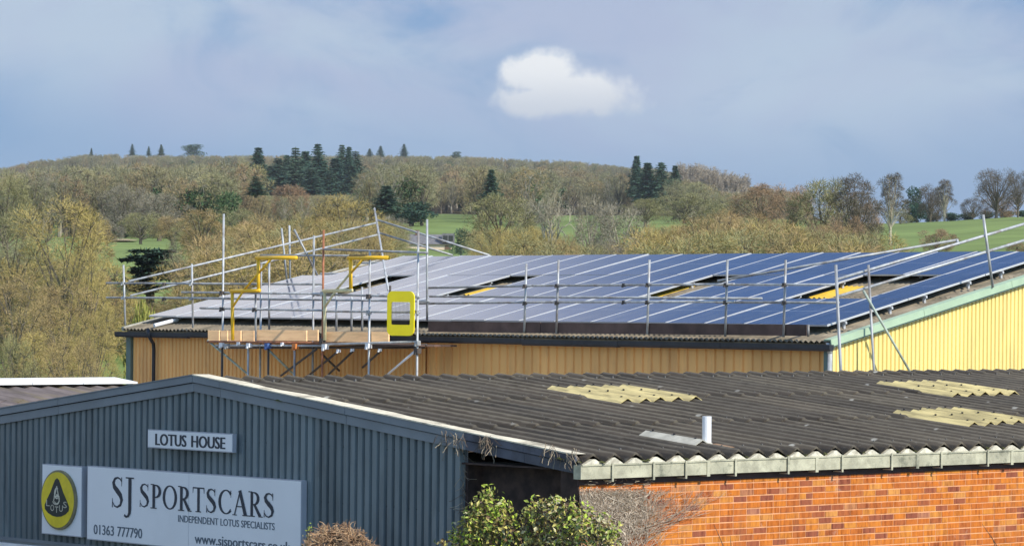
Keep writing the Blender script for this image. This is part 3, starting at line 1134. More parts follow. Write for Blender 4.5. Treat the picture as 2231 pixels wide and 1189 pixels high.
badge = disc(1.0, 0, 60, M['badge_rim'], 'badge')
disc(0.93, 62, 66, M['badge_yellow'], 'badge_field', off=(-0.03, 0))
half = [(0, .73), (.11, .67), (.22, .50), (.36, .26), (.55, .02), (.70, -.20), (.68, -.34), (.5, -.46), (.25, -.545), (0, -.57)]
shape = half + [(-x, y) for x, y in reversed(half[1:-1])]
m = MB()
m.poly([ell(x - .06, y, 72) for x, y in reversed(shape)])
i0 = [ell(x - .06, y, 72) for x, y in shape]
i1 = [ell(x - .06, y, 66) for x, y in shape]
for i in range(len(shape)):
    j = (i + 1) % len(shape)
    m.poly([i1[i], i1[j], i0[j], i0[i]])
m.build('badge_triangle', M['badge_dark'], em.root)
m = MB()
for ch, x in zip('LOTUS', (-.50, -.25, 0, .25, .48)):
    vs_, fs = font_mesh(ch)
    ax, bx_, ty = min(v.x for v in vs_), max(v.x for v in vs_), max(v.y for v in vs_)
    b0 = len(m.v)
    yb = -.43 + .20 * (x / .5) ** 2
    for v in vs_:
        m.v.append(tuple(ell(x - .06 - .10 + (v.x - ax) / (bx_ - ax) * .20, yb + v.y / ty * .21, 76)))
    for f in fs:
        m.f.append(tuple(b0 + q for q in f))
        m.m.append(0)
m.build('badge_lettering', M['badge_silver'], em.root)
m = MB()
mono = [arc(-.06, .22, .13, .17, 60, 300, 12, .05, .05), arc(-.06, .02, .15, .15, 100, -150, 12, .05, .05),
        [(-.06, .46, .05), (-.24, -.05, .05)], [(-.06, .46, .05), (.10, -.05, .05)], [(-.22, .12, .045), (.10, .12, .045)], arc(-.1, -.05, .17, .1, 180, 360, 8, .05, .05)]
strokes(m, lambda x, y, k: ell(x, y, k), mono, 74)
m.build('badge_monogram', M['badge_silver'], em.root)

# ================================================================== the ochre shed with the solar roof
PH = 0.2137
B1 = V((6.3293, 66.8167, HC - 0.2609))
US = U * math.cos(PH) + Z * math.sin(PH)
NN = -U * math.sin(PH) + Z * math.cos(PH)
PW, PL = 1.134, 2.5581


def Y(p, q, h):
    return B1 + US * p + G * q + NN * h


E0 = Y(-0.65, 0, -0.24)
RIDGE = 7.98
QR, QL = -0.62, 22.95
DR = (RIDGE + 0.65) * math.cos(PH)                 # horizontal run eave to ridge
TP = math.tan(PH)


def Wl(q, d, z):
    return E0 + G * q + U * d + Z * z


yd = MB()
yd.box(Wl(-14, -7.5, -E0.z + 0.004), G * 40, U * 7.6, Z * 0.012)  # unseen pale apron, added to bounce warm light onto the ochre wall
tag(yd.build('bounce_yard', M['concrete']), kind='structure')
barn = thing('solar_shed', Wl(11, DR, -E0.z), 'long ochre and yellow clad shed with solar panels on its brown roof', 'shed')
mb = MB()
mb.box(Wl(QR + 0.05, 0.1, -0.06 + 0.1 * TP), G * (QL - QR - 0.1), U * (DR - 0.1) + Z * (DR - 0.1) * TP, Z * 0.04)
mb.box(Wl(QR + 0.05, DR, DR * TP - 0.06), G * (QL - QR - 0.1), U * DR - Z * DR * TP, Z * 0.06)
yroof = mb.build('roof', M['brown_roof'], barn)
me = sheet_mesh('roof_sheet', M['brown_roof'], 7, 0.146, 0.05, 2.28, seg=6, lift=0.012)
for c in range(23):
    for k in range(4):
        o = Y(-0.65 + k * 2.12, QR + (c + 1) * 1.0247, -0.24)
        link('roof_sheet', me, yroof, frame(o, -G, US, NN))
HOLES = (1, 2, 6, 12, 16)
for qd in (((1771, 652), (1826, 651), (1866, 625), (1824, 626)), ((1412, 649), (1453, 651), (1500, 624), (1460, 627)), ((1018, 645), (1057, 644), (1096, 626), (1058, 627)), ((722, 640), (756, 639), (800, 618), (768, 619))):
    c_ = [hit(x, y, Y(0, 0, -0.21), NN) - B1 for x, y in qd]
    p_ = sorted(v.dot(US) for v in c_)
    q_ = sorted(v.dot(G) for v in c_)
    p0_, p1_, q0_, q1_ = (p_[0] + p_[1]) / 2, (p_[2] + p_[3]) / 2, (q_[0] + q_[1]) / 2, (q_[2] + q_[3]) / 2
    nco = max(3, round((q1_ - q0_) / 0.146))
    me = sheet_mesh('skylight', M['amber'], nco, 0.146, 0.052, p1_ - p0_, seg=6, lift=0.01)
    link('skylight', me, yroof, frame(Y(p0_, q1_, -0.225), -G, US, NN))
mb = MB()
for k in range(8):
    a = QR + k * 2.95
    mb.box(Y(RIDGE - 0.16, a, -0.20), G * 2.94, US * 0.17, NN * 0.03)
mb.build('ridge_capping', M['brown_roof'], barn)
mb = MB()
mb.box(Y(-0.62, QL - 0.02, -0.26), US * (RIDGE + 0.62), G * 0.10, NN * 0.10)
mb.build('verge_capping', M['strip'], barn)

# --- ochre long wall in ribbed sheets
mb = MB()
mb.box(Wl(QR + 0.16, 0.24, -E0.z), G * (QL - QR - 0.3), U * 0.15, Z * (E0.z - 0.08))
ow = mb.build('long_wall', M['ochre'], barn)


def ribbed(name, parent, material, pts_fn, x0, x1, pitch, groove, depth, per, ztop_fn, zbot):
    """vertical ribbed sheets: pts_fn(x, out, z) -> point"""
    x = x0
    while x < x1 - 0.01:
        m = MB()
        prof = []
        for k in range(per):
            a = x + k * pitch
            if a > x1:
                break
            prof += [(a, 0), (a + pitch - groove, 0), (a + pitch - groove * 0.75, -depth), (a + pitch - groove * 0.25, -depth)]
        prof.append((min(prof[-1][0] + groove * 0.25, x1 + pitch), 0))
        for (xa, da), (xb, db) in zip(prof, prof[1:]):
            m.poly([pts_fn(xa, da, zbot), pts_fn(xb, db, zbot), pts_fn(xb, db, ztop_fn(xb)), pts_fn(xa, da, ztop_fn(xa))])
        m.build(name, material, parent)
        x += per * pitch


ribbed('cladding_sheet', ow, M['ochre'], lambda x, o, z: Wl(x, 0.17 - o, z), QR + 0.2, 11.6, 0.262, 0.075, 0.03, 4, lambda x: -0.12, -E0.z + 0.2)
ribbed('cladding_sheet', ow, M['ochre'], lambda x, o, z: Wl(x, 0.17 - o, z), 11.7, QL - 0.25, 0.15, 0.07, 0.03, 7, lambda x: -0.12, -E0.z + 0.2)
mb = MB()
mb.box(Wl(QL - 0.20, 0.10, -E0.z), G * 0.19, U * 0.2, Z * (E0.z - 0.1))
mb.build('corner_trim', M['green_trim'], barn)

# --- yellow gable in ribbed sheets, green verge flashing
mb = MB()
mb.poly([Wl(QR + 0.22, 0.24, -E0.z), Wl(QR + 0.22, 0.24, -0.1 + 0.24 * TP), Wl(QR + 0.22, DR, DR * TP - 0.1), Wl(QR + 0.22, 2 * DR, -0.1), Wl(QR + 0.22, 2 * DR, -E0.z)])
yw = mb.build('gable_wall', M['yellow_clad'], barn)
ribbed('cladding_sheet', yw, M['yellow_clad'], lambda x, o, z: Wl(QR + 0.14 - o, x, z), 0.22, 2 * DR - 0.2, 0.128, 0.052, 0.03, 8,
       lambda x: (x if x < DR else 2 * DR - x) * TP - 0.09, -E0.z + 0.2)
for i in range(3):
    a, b = -0.66 + i * 2.9, min(-0.66 + (i + 1) * 2.9 - 0.01, RIDGE)
    mb = MB()
    mb.box(Y(a, QR - 0.03, -0.30), US * (b - a), G * 0.03, NN * 0.145)
    mb.box(Y(a, QR, -0.185), US * (b - a), G * 0.16, NN * 0.03)
    mb.build('verge_flashing', M['green_flash'], barn)
    mb = MB()
    mb.box(Y(a, QR + 0.002, -0.335), US * (b - a), G * 0.02, NN * 0.04)
    mb.build('verge_trim', M['green_trim'], barn)
mb = MB()
mb.box(Y(RIDGE, QR - 0.03, -0.30), (US - Z * 2 * math.sin(PH)) * (RIDGE + 0.65), G * 0.03, Z * 0.145)
mb.build('verge_flashing', M['green_flash'], barn)

# --- black gutter and downpipes
for k in range(8):
    a, b = QR - 0.08 + k * 2.98, min(QR - 0.08 + (k + 1) * 2.98 - 0.01, QL + 0.18)
    mb = MB()
    z0 = -0.155 + rng.uniform(-0.012, 0.012)
    prof = [(-0.13, z0 + 0.13), (-0.125, z0 + 0.04), (-0.09, z0), (-0.03, z0), (0.0, z0 + 0.04), (0.005, z0 + 0.13)]
    for (d0, za), (d1, zb_) in zip(prof, prof[1:]):
        mb.poly([Wl(b, d0, za), Wl(a, d0, za), Wl(a, d1, zb_), Wl(b, d1, zb_)])
    mb.poly([Wl(a, d_, z_) for d_, z_ in prof])
    mb.poly([Wl(b, d_, z_) for d_, z_ in reversed(prof)])
    mb.build('gutter', M['black_gutter'], barn)


def sp(px, py, dd):
    return hit(px, py, Wl(0, dd, 0), U)


dp = MB()
q = sp(335, 760, 0.08)
dp.tube([sp(321, 716, -0.14), sp(323, 727, -0.16), sp(328, 738, -0.1), sp(334, 748, 0.06), V((q.x, q.y, q.z)), V((q.x, q.y, 0.1))], 0.045, 8)
dp.build('downpipe', M['black_gutter'], barn, smooth=True)
q = sp(1808, 770, 0.06)
dp = MB()
dp.tube([q, V((q.x, q.y, 0.1))], 0.05, 8)
dp.tube([q + Z * 0.22 - U * 0.05, q], 0.05, 8)
dp.build('downpipe', M['galv'], barn, smooth=True)
mb = MB()
mb.box(Wl(QR + 0.1, 0.02, -E0.z), G * 0.10, U * 0.16, Z * (E0.z - 0.12))
mb.build('corner_trim', M['green_trim'], barn)
pa, pb = hit(336, 709, Y(0, 0, -0.12), NN), hit(387, 696, Y(0, 0, -0.12), NN)
mb = MB()
mb.tube([pa, pb], 0.05, 8)
mb.build('roof_pipe', M['white_metal'], barn)

# ================================================================== solar panels
GL = MB()
GL.box((0.0, 0.0, -0.036), (1.114, 0, 0), (0, 2.535, 0), (0, 0, 0.030))
glass_me = GL.mesh('solar_panel', M['cells'])
FRm = MB()
fw, ft = 0.015, 0.012
FRm.box((-0.001, -0.001, -0.04), (fw, 0, 0), (0, 2.537, 0), (0, 0, 0.04))
FRm.box((1.115 - fw, -0.001, -0.04), (fw, 0, 0), (0, 2.537, 0), (0, 0, 0.04))
FRm.box((fw, -0.004, -0.04), (1.114 - 2 * fw, 0, 0), (0, ft, 0), (0, 0, 0.031))
FRm.box((fw, 2.539 - ft, -0.04), (1.114 - 2 * fw, 0, 0), (0, ft, 0), (0, 0, 0.031))
frame_me = FRm.mesh('frame', M['alu'])
ORD = 'first second third fourth fifth sixth seventh eighth ninth tenth eleventh twelfth thirteenth fourteenth fifteenth sixteenth seventeenth eighteenth nineteenth twentieth'.split()
for j, rn in enumerate(('bottom', 'middle', 'top')):
    cols = [i for i in range(20 if j < 2 else 19) if not (j == 1 and i in HOLES)]
    for n, i in enumerate(cols):
        w = frame(Y(j * PL + 0.012, (i + 1) * PW - 0.01, rng.uniform(-0.004, 0.004)), -G, US, NN)
        w = w @ Matrix.Rotation(rng.uniform(-0.004, 0.004), 4, 'X') @ Matrix.Rotation(rng.uniform(-0.005, 0.005), 4, 'Y')
        pn = link('solar_module', glass_me, None, w)
        tag(pn, 'blue framed solar panel, %s row, %s counted from the yellow gable end' % (rn, ORD[n]), 'solar panel', 'solar panels on the shed roof')
        link('frame', frame_me, pn, w)
for j, rn in enumerate(('bottom', 'middle', 'top')):
    root = thing('mounting_rails', Y(j * PL + 1.2, 10, -0.2), 'aluminium mounting rails under the %s row of solar panels' % rn, 'rail')
    spans = [(-0.05, 22.6)] if j != 1 else [(-0.05, 1.0), (3.45, 6.75), (8.0, 13.55), (14.8, 18.1), (19.35, 22.6)]
    for pp in (0.5, 1.95):
        for a, b in spans:
            m = MB()
            m.box(Y(j * PL + pp, a, -0.10), G * (b - a), US * 0.045, NN * 0.055)
            m.build('rail', M['alu'], root)
            q = a + 0.06
            while q < b:
                m = MB()
                m.box(Y(j * PL + pp - 0.01, q, -0.20), G * 0.05, US * 0.06, NN * 0.099)
                m.build('foot', M['alu'], root)
                q += 2.2

# ================================================================== scaffolding
TR = 0.0255


def tubes(root, rows):
    """rows: (part name, material, x1, y1, d1, x2, y2, d2) with d the distance inside the eave line"""
    for nme, mt, x1, y1, d1, x2, y2, d2 in rows:
        a, b = sp(x1, y1, d1), sp(x2, y2, d2)
        if y2 >= 800 and nme == 'standard':
            b = V((a.x, a.y, 0.0))
        m = MB()
        m.tube([a, b], TR, 8)
        m.build(nme, M[mt], root, smooth=True)


def coupler(root, px, py, d, mt='galv', k=1.0):
    c = sp(px, py, d)
    m = MB()
    e = 0.05 * k
    m.box(c - G * e - U * (e + 0.03) - Z * e, G * 2 * e, U * 2 * e, Z * 2 * e)
    m.box(c - G * e * 0.4 - U * (e + 0.06) - Z * e * 1.5, G * e * 0.9, U * e, Z * e * 1.0)
    m.build('coupler', M[mt], root)


def board(root, x1, yt1, yb1, x2, yt2, yb2, d, mt):
    a, b, c, e = sp(x1, yt1, d), sp(x1, yb1, d), sp(x2, yt2, d), sp(x2, yb2, d)
    m = MB()
    if mt == 'new_board':                          # loose boards stand askew, turned a little to the sun
        gx = -G * math.cos(R(21)) + U * math.sin(R(21))
        lo, hi = 0.0, 3.0
        for _ in range(40):
            md_ = (lo + hi) / 2
            q_ = b + gx * md_ - EYE
            if q_.x / q_.y < ray(x2, yb2).x:
                lo = md_
            else:
                hi = md_
        e = b + gx * lo
    m.box(b, e - b, U * 0.038, a - b)
    m.build('toe_board', M[mt], root)


FRN, REA = -1.30, -0.12
tower = thing('scaffold_platform', sp(700, 745, FRN) * 1.0, 'scaffold loading platform with tan toe boards against the ochre wall', 'scaffold')
tower.location.z = 0
tubes(tower, [
    ('standard', 'rust_tube', 705, 501, FRN, 705, 812, FRN), ('standard', 'galv', 806, 544, FRN, 806, 812, FRN), ('standard', 'galv', 911.5, 503, FRN, 911, 812, FRN),
    ('standard', 'galv', 930.5, 478, REA, 930.5, 700, REA), ('standard', 'galv', 684, 513, REA, 684, 812, REA), ('standard', 'galv', 487.5, 466, REA, 487, 812, REA),
    ('standard', 'galv', 557, 641, FRN, 557, 742, FRN), ('standard', 'galv', 569, 573, REA, 569, 812, REA), ('standard', 'galv', 586.5, 573, REA, 586.5, 718, REA),
    ('standard', 'galv', 733, 637, REA, 733, 721, REA), ('standard', 'galv', 766, 640, REA, 766, 721, REA), ('standard', 'galv', 789, 625, REA, 789, 721, REA),
    ('standard', 'dark_tube', 850, 622, REA, 850, 745, REA), ('standard', 'dark_tube', 484, 748, FRN, 484, 812, FRN),
    ('standard', 'galv', 541, 752, FRN, 541, 812, FRN), ('standard', 'dark_tube', 585, 752, FRN, 585, 812, FRN), ('standard', 'galv', 642, 752, FRN, 642, 812, FRN),
    ('ledger', 'galv', 704, 543, FRN, 932, 550.5, FRN), ('ledger', 'galv', 568, 556, REA, 762, 557, REA), ('ledger', 'galv', 396, 636.5, FRN, 708, 640, FRN),
    ('ledger', 'galv', 700, 641, FRN, 914, 647, FRN), ('ledger', 'galv', 436, 671, FRN, 575, 674, FRN), ('ledger', 'galv', 560, 674, FRN, 706, 676, FRN),
    ('ledger', 'galv', 706, 678, FRN, 914, 680, FRN), ('ledger', 'rust_tube', 452, 744, FRN, 707, 747, FRN), ('ledger', 'galv', 470, 752, FRN, 706, 753, FRN),
    ('ledger', 'galv', 704, 750, FRN, 914, 744, FRN), ('ledger', 'dark_tube', 700, 757, FRN + 0.3, 930, 751, FRN + 0.3),
    ('ledger', 'galv', 480, 650, REA, 935, 656, REA), ('ledger', 'dark_tube', 470, 757, REA, 925, 757, REA),
    ('brace', 'green_tube', 452, 741, FRN, 540, 815, FRN + 0.5), ('brace', 'green_tube', 580, 757, FRN, 640, 815, FRN + 0.6), ('brace', 'dark_tube', 612, 818, FRN + 0.5, 690, 760, FRN),
    ('brace', 'dark_tube', 672, 818, FRN + 0.9, 738, 764, FRN + 0.4), ('brace', 'dark_tube', 716, 815, FRN + 1.0, 772, 762, FRN + 0.6), ('brace', 'dark_tube', 700, 770, FRN + 0.6, 740, 808, FRN + 1.0),
    ('brace', 'dark_tube', 790, 800, FRN + 0.9, 832, 762, FRN + 0.4), ('brace', 'white_metal', 846, 814, FRN + 0.1, 905, 764, FRN), ('brace', 'galv', 641, 500, REA - 0.3, 692, 600, REA + 0.2),
    ('transom', 'galv', 487, 752, FRN, 487, 750, REA), ('transom', 'galv', 585, 753, FRN, 585, 751, REA), ('transom', 'galv', 705, 752, FRN, 705, 752, REA),
    ('transom', 'galv', 806, 749, FRN, 806, 752, REA), ('transom', 'galv', 912, 745, FRN, 912, 752, REA),
    ('transom', 'galv', 930, 550.5, FRN, 931, 551, REA), ('transom', 'galv', 705, 641, FRN, 684, 642, REA),
])
for x, y, c, kk in ((486, 751, 'white_metal', 1.0), (497, 753, 'galv', 1.0), (522, 748, 'white_metal', .7), (545, 752, 'white_metal', 1.0), (586, 753, 'blue_clamp', 1.2), (618, 749, 'white_metal', .7),
                    (646, 754, 'orange_clamp', 1.2), (711, 755, 'white_metal', 1.2), (805, 753, 'white_metal', 1.1), (912, 747, 'galv', 1.0), (912, 764, 'dark_tube', 1.2), (706, 639, 'galv', .9),
                    (806, 645, 'dark_tube', .9), (806, 680, 'galv', .9), (911, 680, 'galv', .9), (486, 638, 'dark_tube', .9), (486, 673, 'dark_tube', .9), (557, 674, 'dark_tube', .8), (705, 742, 'dark_tube', 1.1),
                    (740, 764, 'white_metal', .7), (770, 762, 'white_metal', .6), (830, 762, 'white_metal', .6)):
    coupler(tower, x, y, FRN, c, kk)
for x1, yt1, yb1, x2, yt2, yb2 in ((453, 719, 742, 477, 719.5, 742), (481, 719.5, 742, 495, 719.5, 742), (499, 719.5, 742, 524, 719.5, 742), (528, 719.5, 742.5, 553, 719.5, 742.5), (560, 718, 741, 667, 718, 742), (670, 718, 742, 692, 718, 742),
                                   (708, 722, 744, 803, 722, 744), (809, 722, 744, 846, 722, 743)):
    board(tower, x1, yt1, yb1, x2, yt2, yb2, FRN + 0.06, 'new_board')
c0 = sp(455, 743, FRN + 0.02)
c1 = sp(908, 742, FRN + 0.02)
for i in range(5):
    m = MB()
    o = c0 + U * (0.02 + i * 0.235)
    o.z = c0.z - 0.02
    m.box(o, V((c1.x - c0.x, c1.y - c0.y, 0)), U * 0.225, Z * 0.038)
    m.build('deck_board', M['old_board'], tower)

guard = thing('eave_guardrail', sp(1400, 725, 0.0), 'steel guardrail with dark toe boards along the eave in front of the panels', 'guardrail')
tubes(guard, [('post', 'galv', x, 566 + (8 if x == 1147 else 0), 0.0, x - 5, yb, 0.0) for x, yb in ((1147, 724), (1217, 727), (1415, 728), (1585, 733), (1712, 734))] + [
    ('post', 'galv', 1761, 707, 0.0, 1761, 733, 0.0),
    ('rail', 'galv', 930, 627, 0.0, 1230, 621, 0.0), ('rail', 'galv', 1190, 622, -0.03, 1600, 619, -0.03), ('rail', 'galv', 1560, 620, 0.0, 1826, 620, 0.0),
    ('rail', 'galv', 914, 661, 0.0, 1230, 657.5, 0.0), ('rail', 'galv', 1190, 658, -0.03, 1600, 657, -0.03), ('rail', 'galv', 1560, 658, 0.0, 1828, 659, 0.0),
    ('rail', 'galv', 936, 645.5, 0.4, 1660, 650, 0.4)])
for x, y in ((1362, 621), (1362, 658), (1146, 660), (1216, 659), (1413, 658), (1583, 658), (1711, 659), (1146, 623), (1216, 622), (1414, 620), (1584, 620), (1711, 620)):
    coupler(guard, x, y, 0.0, 'dark_tube', 0.7)
xs = (932, 1178, 1212, 1408, 1580, 1706, 1758)
for a, b in zip(xs, xs[1:]):
    f = lambda x: (x - 932) / 826
    board(guard, a + 1, 700 + 7 * f(a), 722.5 + 9 * f(a), b - 1, 700 + 7 * f(b), 722.5 + 9 * f(b), 0.03, 'old_board')

lg = thing('eave_guardrail', sp(350, 715, 0.0), 'short steel guardrail at the far left end of the eave', 'guardrail')
tubes(lg, [('post', 'galv', 269, 577, 0.05, 273, 708, 0.05), ('post', 'galv', 418, 575, 0.05, 420.5, 714, 0.05),
           ('rail', 'galv', 232, 616.5, 0.02, 500, 618, 0.02), ('rail', 'galv', 440, 618, 0.05, 702, 619, 0.05), ('rail', 'galv', 232, 648, 0.02, 500, 649.5, 0.02), ('rail', 'galv', 440, 650, 0.05, 702, 653, 0.05)])
for x, y in ((270, 617), (271, 648), (360, 619), (360, 651), (419, 618), (419, 650)):
    coupler(lg, x, y, 0.02, 'galv' if x != 360 else 'dark_tube', 0.7)


def vg(px, py, q):
    return hit(px, py, Wl(q, 0, 0), G)


def vtubes(root, rows, r=TR):
    for nme, mt, x1, y1, q1, x2, y2, q2 in rows:
        m = MB()
        m.tube([vg(x1, y1, q1), vg(x2, y2, q2)], r, 8)
        m.build(nme, M[mt], root, smooth=True)


LV = QL - 0.1
vl = thing('verge_guardrail', vg(500, 640, LV), 'sloping double guardrail rising to a ridge post at the far end of the solar roof', 'guardrail')
vtubes(vl, [('rail', 'galv', 281, 612.5, LV, 820, 485.5, LV), ('rail', 'galv', 284, 644, LV, 822, 511.5, LV),
            ('rail', 'galv', 819, 478, LV, 1066, 556, LV - 3.2), ('rail', 'galv', 822, 506, LV, 986, 556, LV - 2.0),
            ('post', 'galv', 816, 454, LV, 846, 632, LV - 6.5), ('post', 'galv', 613.5, 497, LV, 625, 612, LV), ('post', 'galv', 630.5, 491, LV + .2, 632, 612, LV + .2)])
RV = QR + 0.05
vr = thing('verge_guardrail', vg(2000, 660, RV), 'sloping double guardrail along the green verge above the yellow gable', 'guardrail')
vtubes(vr, [('rail', 'galv', 1822, 609, RV - 0.05, 2400, 438, RV - 0.05), ('rail', 'galv', 1826, 645.5, RV - 0.05, 2400, 473, RV - 0.05),
            ('post', 'galv', 2142, 468, RV - 0.1, 2163, 626, RV - 0.1), ('stub', 'galv', 2085, 521, RV, 2087, 534, RV)], TR * 1.15)
a, b = vg(1892, 577, RV - 0.18), vg(1904, 810, RV - 0.3)
m = MB()
m.tube([a, b, V((b.x, b.y, 0.0))], TR, 8)
m.build('standard', M['galv'], vr, smooth=True)
a = sp(1821, 577, -0.22)
b = sp(1832, 810, -0.22)
m = MB()
m.tube([a, b, V((b.x, b.y, 0))], TR * 1.2, 8)
m.build('standard', M['galv'], vr, smooth=True)
m = MB()
m.tube([vg(1881, 633, RV - 0.22), vg(1984, 812, RV - 0.5)], TR, 8)
m.build('brace', M['green_tube'], vr, smooth=True)
m = MB()
m.tube([sp(1563, 612, 0.0), vg(2086, 522.5, RV)], TR, 8)
m.build('rail', M['galv'], vr, smooth=True)

# ---- yellow hoist frames and the loading gate
def hoist(xs_, mt, lab, upper_mt):
    root = thing('hoist_frame', sp(xs_(505), 740, FRN - 0.03), lab, 'hoist frame')

    def bb(nme, x1, y1, x2, y2, w=0.07, d=-0.03, mm=mt):
        m = MB()
        m.tube([sp(xs_(x1), y1, FRN + d), sp(xs_(x2), y2, FRN + d)], w * 0.5, 10)
        m.build(nme, M[mm], root, smooth=True)
    bb('post', 506, 630, 507, 741, 0.08)
    bb('lower_arm', 503, 634, 566, 632.5, 0.09, -0.035)
    bb('upper_post', 562.5, 561, 563.5, 632, 0.085, -0.03, upper_mt)
    bb('upper_arm', 558, 561.5, 646, 561.5, 0.09, -0.035, upper_mt)
    bb('brace', 508, 667, 530, 634, 0.055, -0.04)
    bb('brace', 532, 631, 560, 598, 0.055, -0.04)
    bb('brace', 565, 593, 591, 564, 0.055, -0.04, upper_mt)
    return root


hoist(lambda x: x, 'yellow_paint', 'bright yellow stepped hoist frame at the left of the platform', 'yellow_paint')
h2 = hoist(lambda x: x + 201, 'faded_yellow', 'faded yellow stepped hoist frame behind the rust-red pole', 'yellow_paint')
m = MB()
m.bar(sp(762, 558, FRN - 0.03), sp(797, 558, FRN - 0.03), 0.06, 0.05, up=U)
m.build('clamp', M['dark_tube'], h2)

gate = thing('loading_gate', sp(874, 731, FRN - 0.3), 'bright yellow plastic gate with mesh window on the platform', 'gate')
GD = FRN - 0.28
ga, gb = sp(844.5, 730.5, GD), sp(903.5, 730.5, GD)
GA = R(15)                                         # the gate stands a little open, turned towards the sun
GX = (-G * math.cos(GA) + U * math.sin(GA))
GN = (-U * math.cos(GA) - G * math.sin(GA))
gh = sp(874, 634, GD).z - sp(874, 731, GD).z
lo_, hi_ = 0.3, 2.0
for _ in range(40):
    gw_ = (lo_ + hi_) / 2
    e_ = ga + GX * gw_ - EYE
    if e_.x / e_.y < ray(903.5, 690).x:
        lo_ = gw_
    else:
        hi_ = gw_


def gp(x, y, o):
    return ga + GX * x + Z * y + GN * o


def rrect(w, h, r, n=5, ox=0, oy=0):
    out = []
    for cx_, cy_, a0 in ((w - r, r, -90), (w - r, h - r, 0), (r, h - r, 90), (r, r, 180)):
        for i in range(n + 1):
            a = R(a0 + 90 * i / n)
            out.append((ox + cx_ + r * math.cos(a), oy + cy_ + r * math.sin(a)))
    return out


outer = rrect(gw_, gh, 0.13)
inner = rrect(gw_ * 0.70, gh * 0.51, 0.03, ox=gw_ * 0.15, oy=gh * 0.245)
m = MB()
no = len(outer)
for o_ in (0.0, 0.03):
    for pts in (outer, inner):
        m.v += [tuple(gp(x, y, o_)) for x, y in pts]
for i in range(no):
    j = (i + 1) % no
    m.f += [(2 * no + i, 2 * no + j, 3 * no + j, 3 * no + i), (j, i, no + i, no + j), (i, j, 2 * no + j, 2 * no + i), (no + j, no + i, 3 * no + i, 3 * no + j)]
m.m = [0] * len(m.f)
m.build('gate_frame', M['acid_yellow'], gate)
m = MB()
for i in range(1, 14):
    x = gw_ * (0.15 + 0.70 * i / 14)
    m.bar(gp(x, gh * 0.25, 0.02), gp(x, gh * 0.76, 0.02), 0.004, 0.004, up=U)
for i in range(1, 18):
    y = gh * (0.25 + 0.51 * i / 18)
    m.bar(gp(gw_ * 0.15, y, 0.028), gp(gw_ * 0.85, y, 0.028), 0.004, 0.004, up=U)
m.build('mesh_infill', M['dark_tube'], gate)

HAZE = 0.000055

# ================================================================== trees
TWIG = dict(
    tan=ramp_mat('tan_twigs', [(0, (0.314, 0.236, 0.108)), (0.5, (0.361, 0.261, 0.115)), (1, (0.386, 0.255, 0.128))], scale=0.5, var=0.3),
    gold=ramp_mat('golden_twigs', [(0, (0.361, 0.281, 0.098)), (1, (0.400, 0.307, 0.104))], scale=0.5, var=0.3),
    olive=ramp_mat('olive_twigs', [(0, (0.226, 0.214, 0.104)), (1, (0.273, 0.255, 0.111))], scale=0.5, var=0.3),
    grey=ramp_mat('grey_twigs', [(0, (0.225, 0.203, 0.152)), (1, (0.275, 0.246, 0.174))], scale=0.5, var=0.3),
    brown=ramp_mat('red_brown_twigs', [(0, (0.275, 0.181, 0.109)), (1, (0.334, 0.217, 0.123))], scale=0.5, var=0.3),
    lime=ramp_mat('yellow_green_leaf', [(0, (0.24, 0.25, 0.05)), (1, (0.27, 0.26, 0.06))], scale=0.8, var=0.3),
    dark=ramp_mat('dark_evergreen', [(0, (0.040, 0.088, 0.058)), (1, (0.070, 0.122, 0.074))], scale=0.3, var=0.35),
    ivy=ramp_mat('mid_evergreen', [(0, (0.056, 0.106, 0.042)), (1, (0.075, 0.125, 0.048))], scale=0.3, var=0.35),
    wood=ramp_mat('woodland_twigs', [(0, (0.158, 0.156, 0.086)), (0.18, (0.253, 0.238, 0.120)), (0.36, (0.190, 0.188, 0.106)), (0.52, (0.304, 0.271, 0.135)), (0.66, (0.221, 0.211, 0.114)), (0.78, (0.323, 0.251, 0.123)), (0.88, (0.272, 0.185, 0.100)), (1, (0.292, 0.280, 0.120))], scale=0.02, var=0.3),
    dusk=ramp_mat('dark_grey_twigs', [(0, (0.105, 0.090, 0.070)), (1, (0.14, 0.115, 0.085))], scale=0.5, var=0.3),
    birch=ramp_mat('birch_twigs', [(0, (0.290, 0.239, 0.174)), (1, (0.348, 0.290, 0.217))], scale=0.1, var=0.25),
)


def rv(r):
    while True:
        v = V((r.uniform(-1, 1), r.uniform(-1, 1), r.uniform(-1, 1)))
        if 0.01 < v.length < 1:
            return v.normalized()


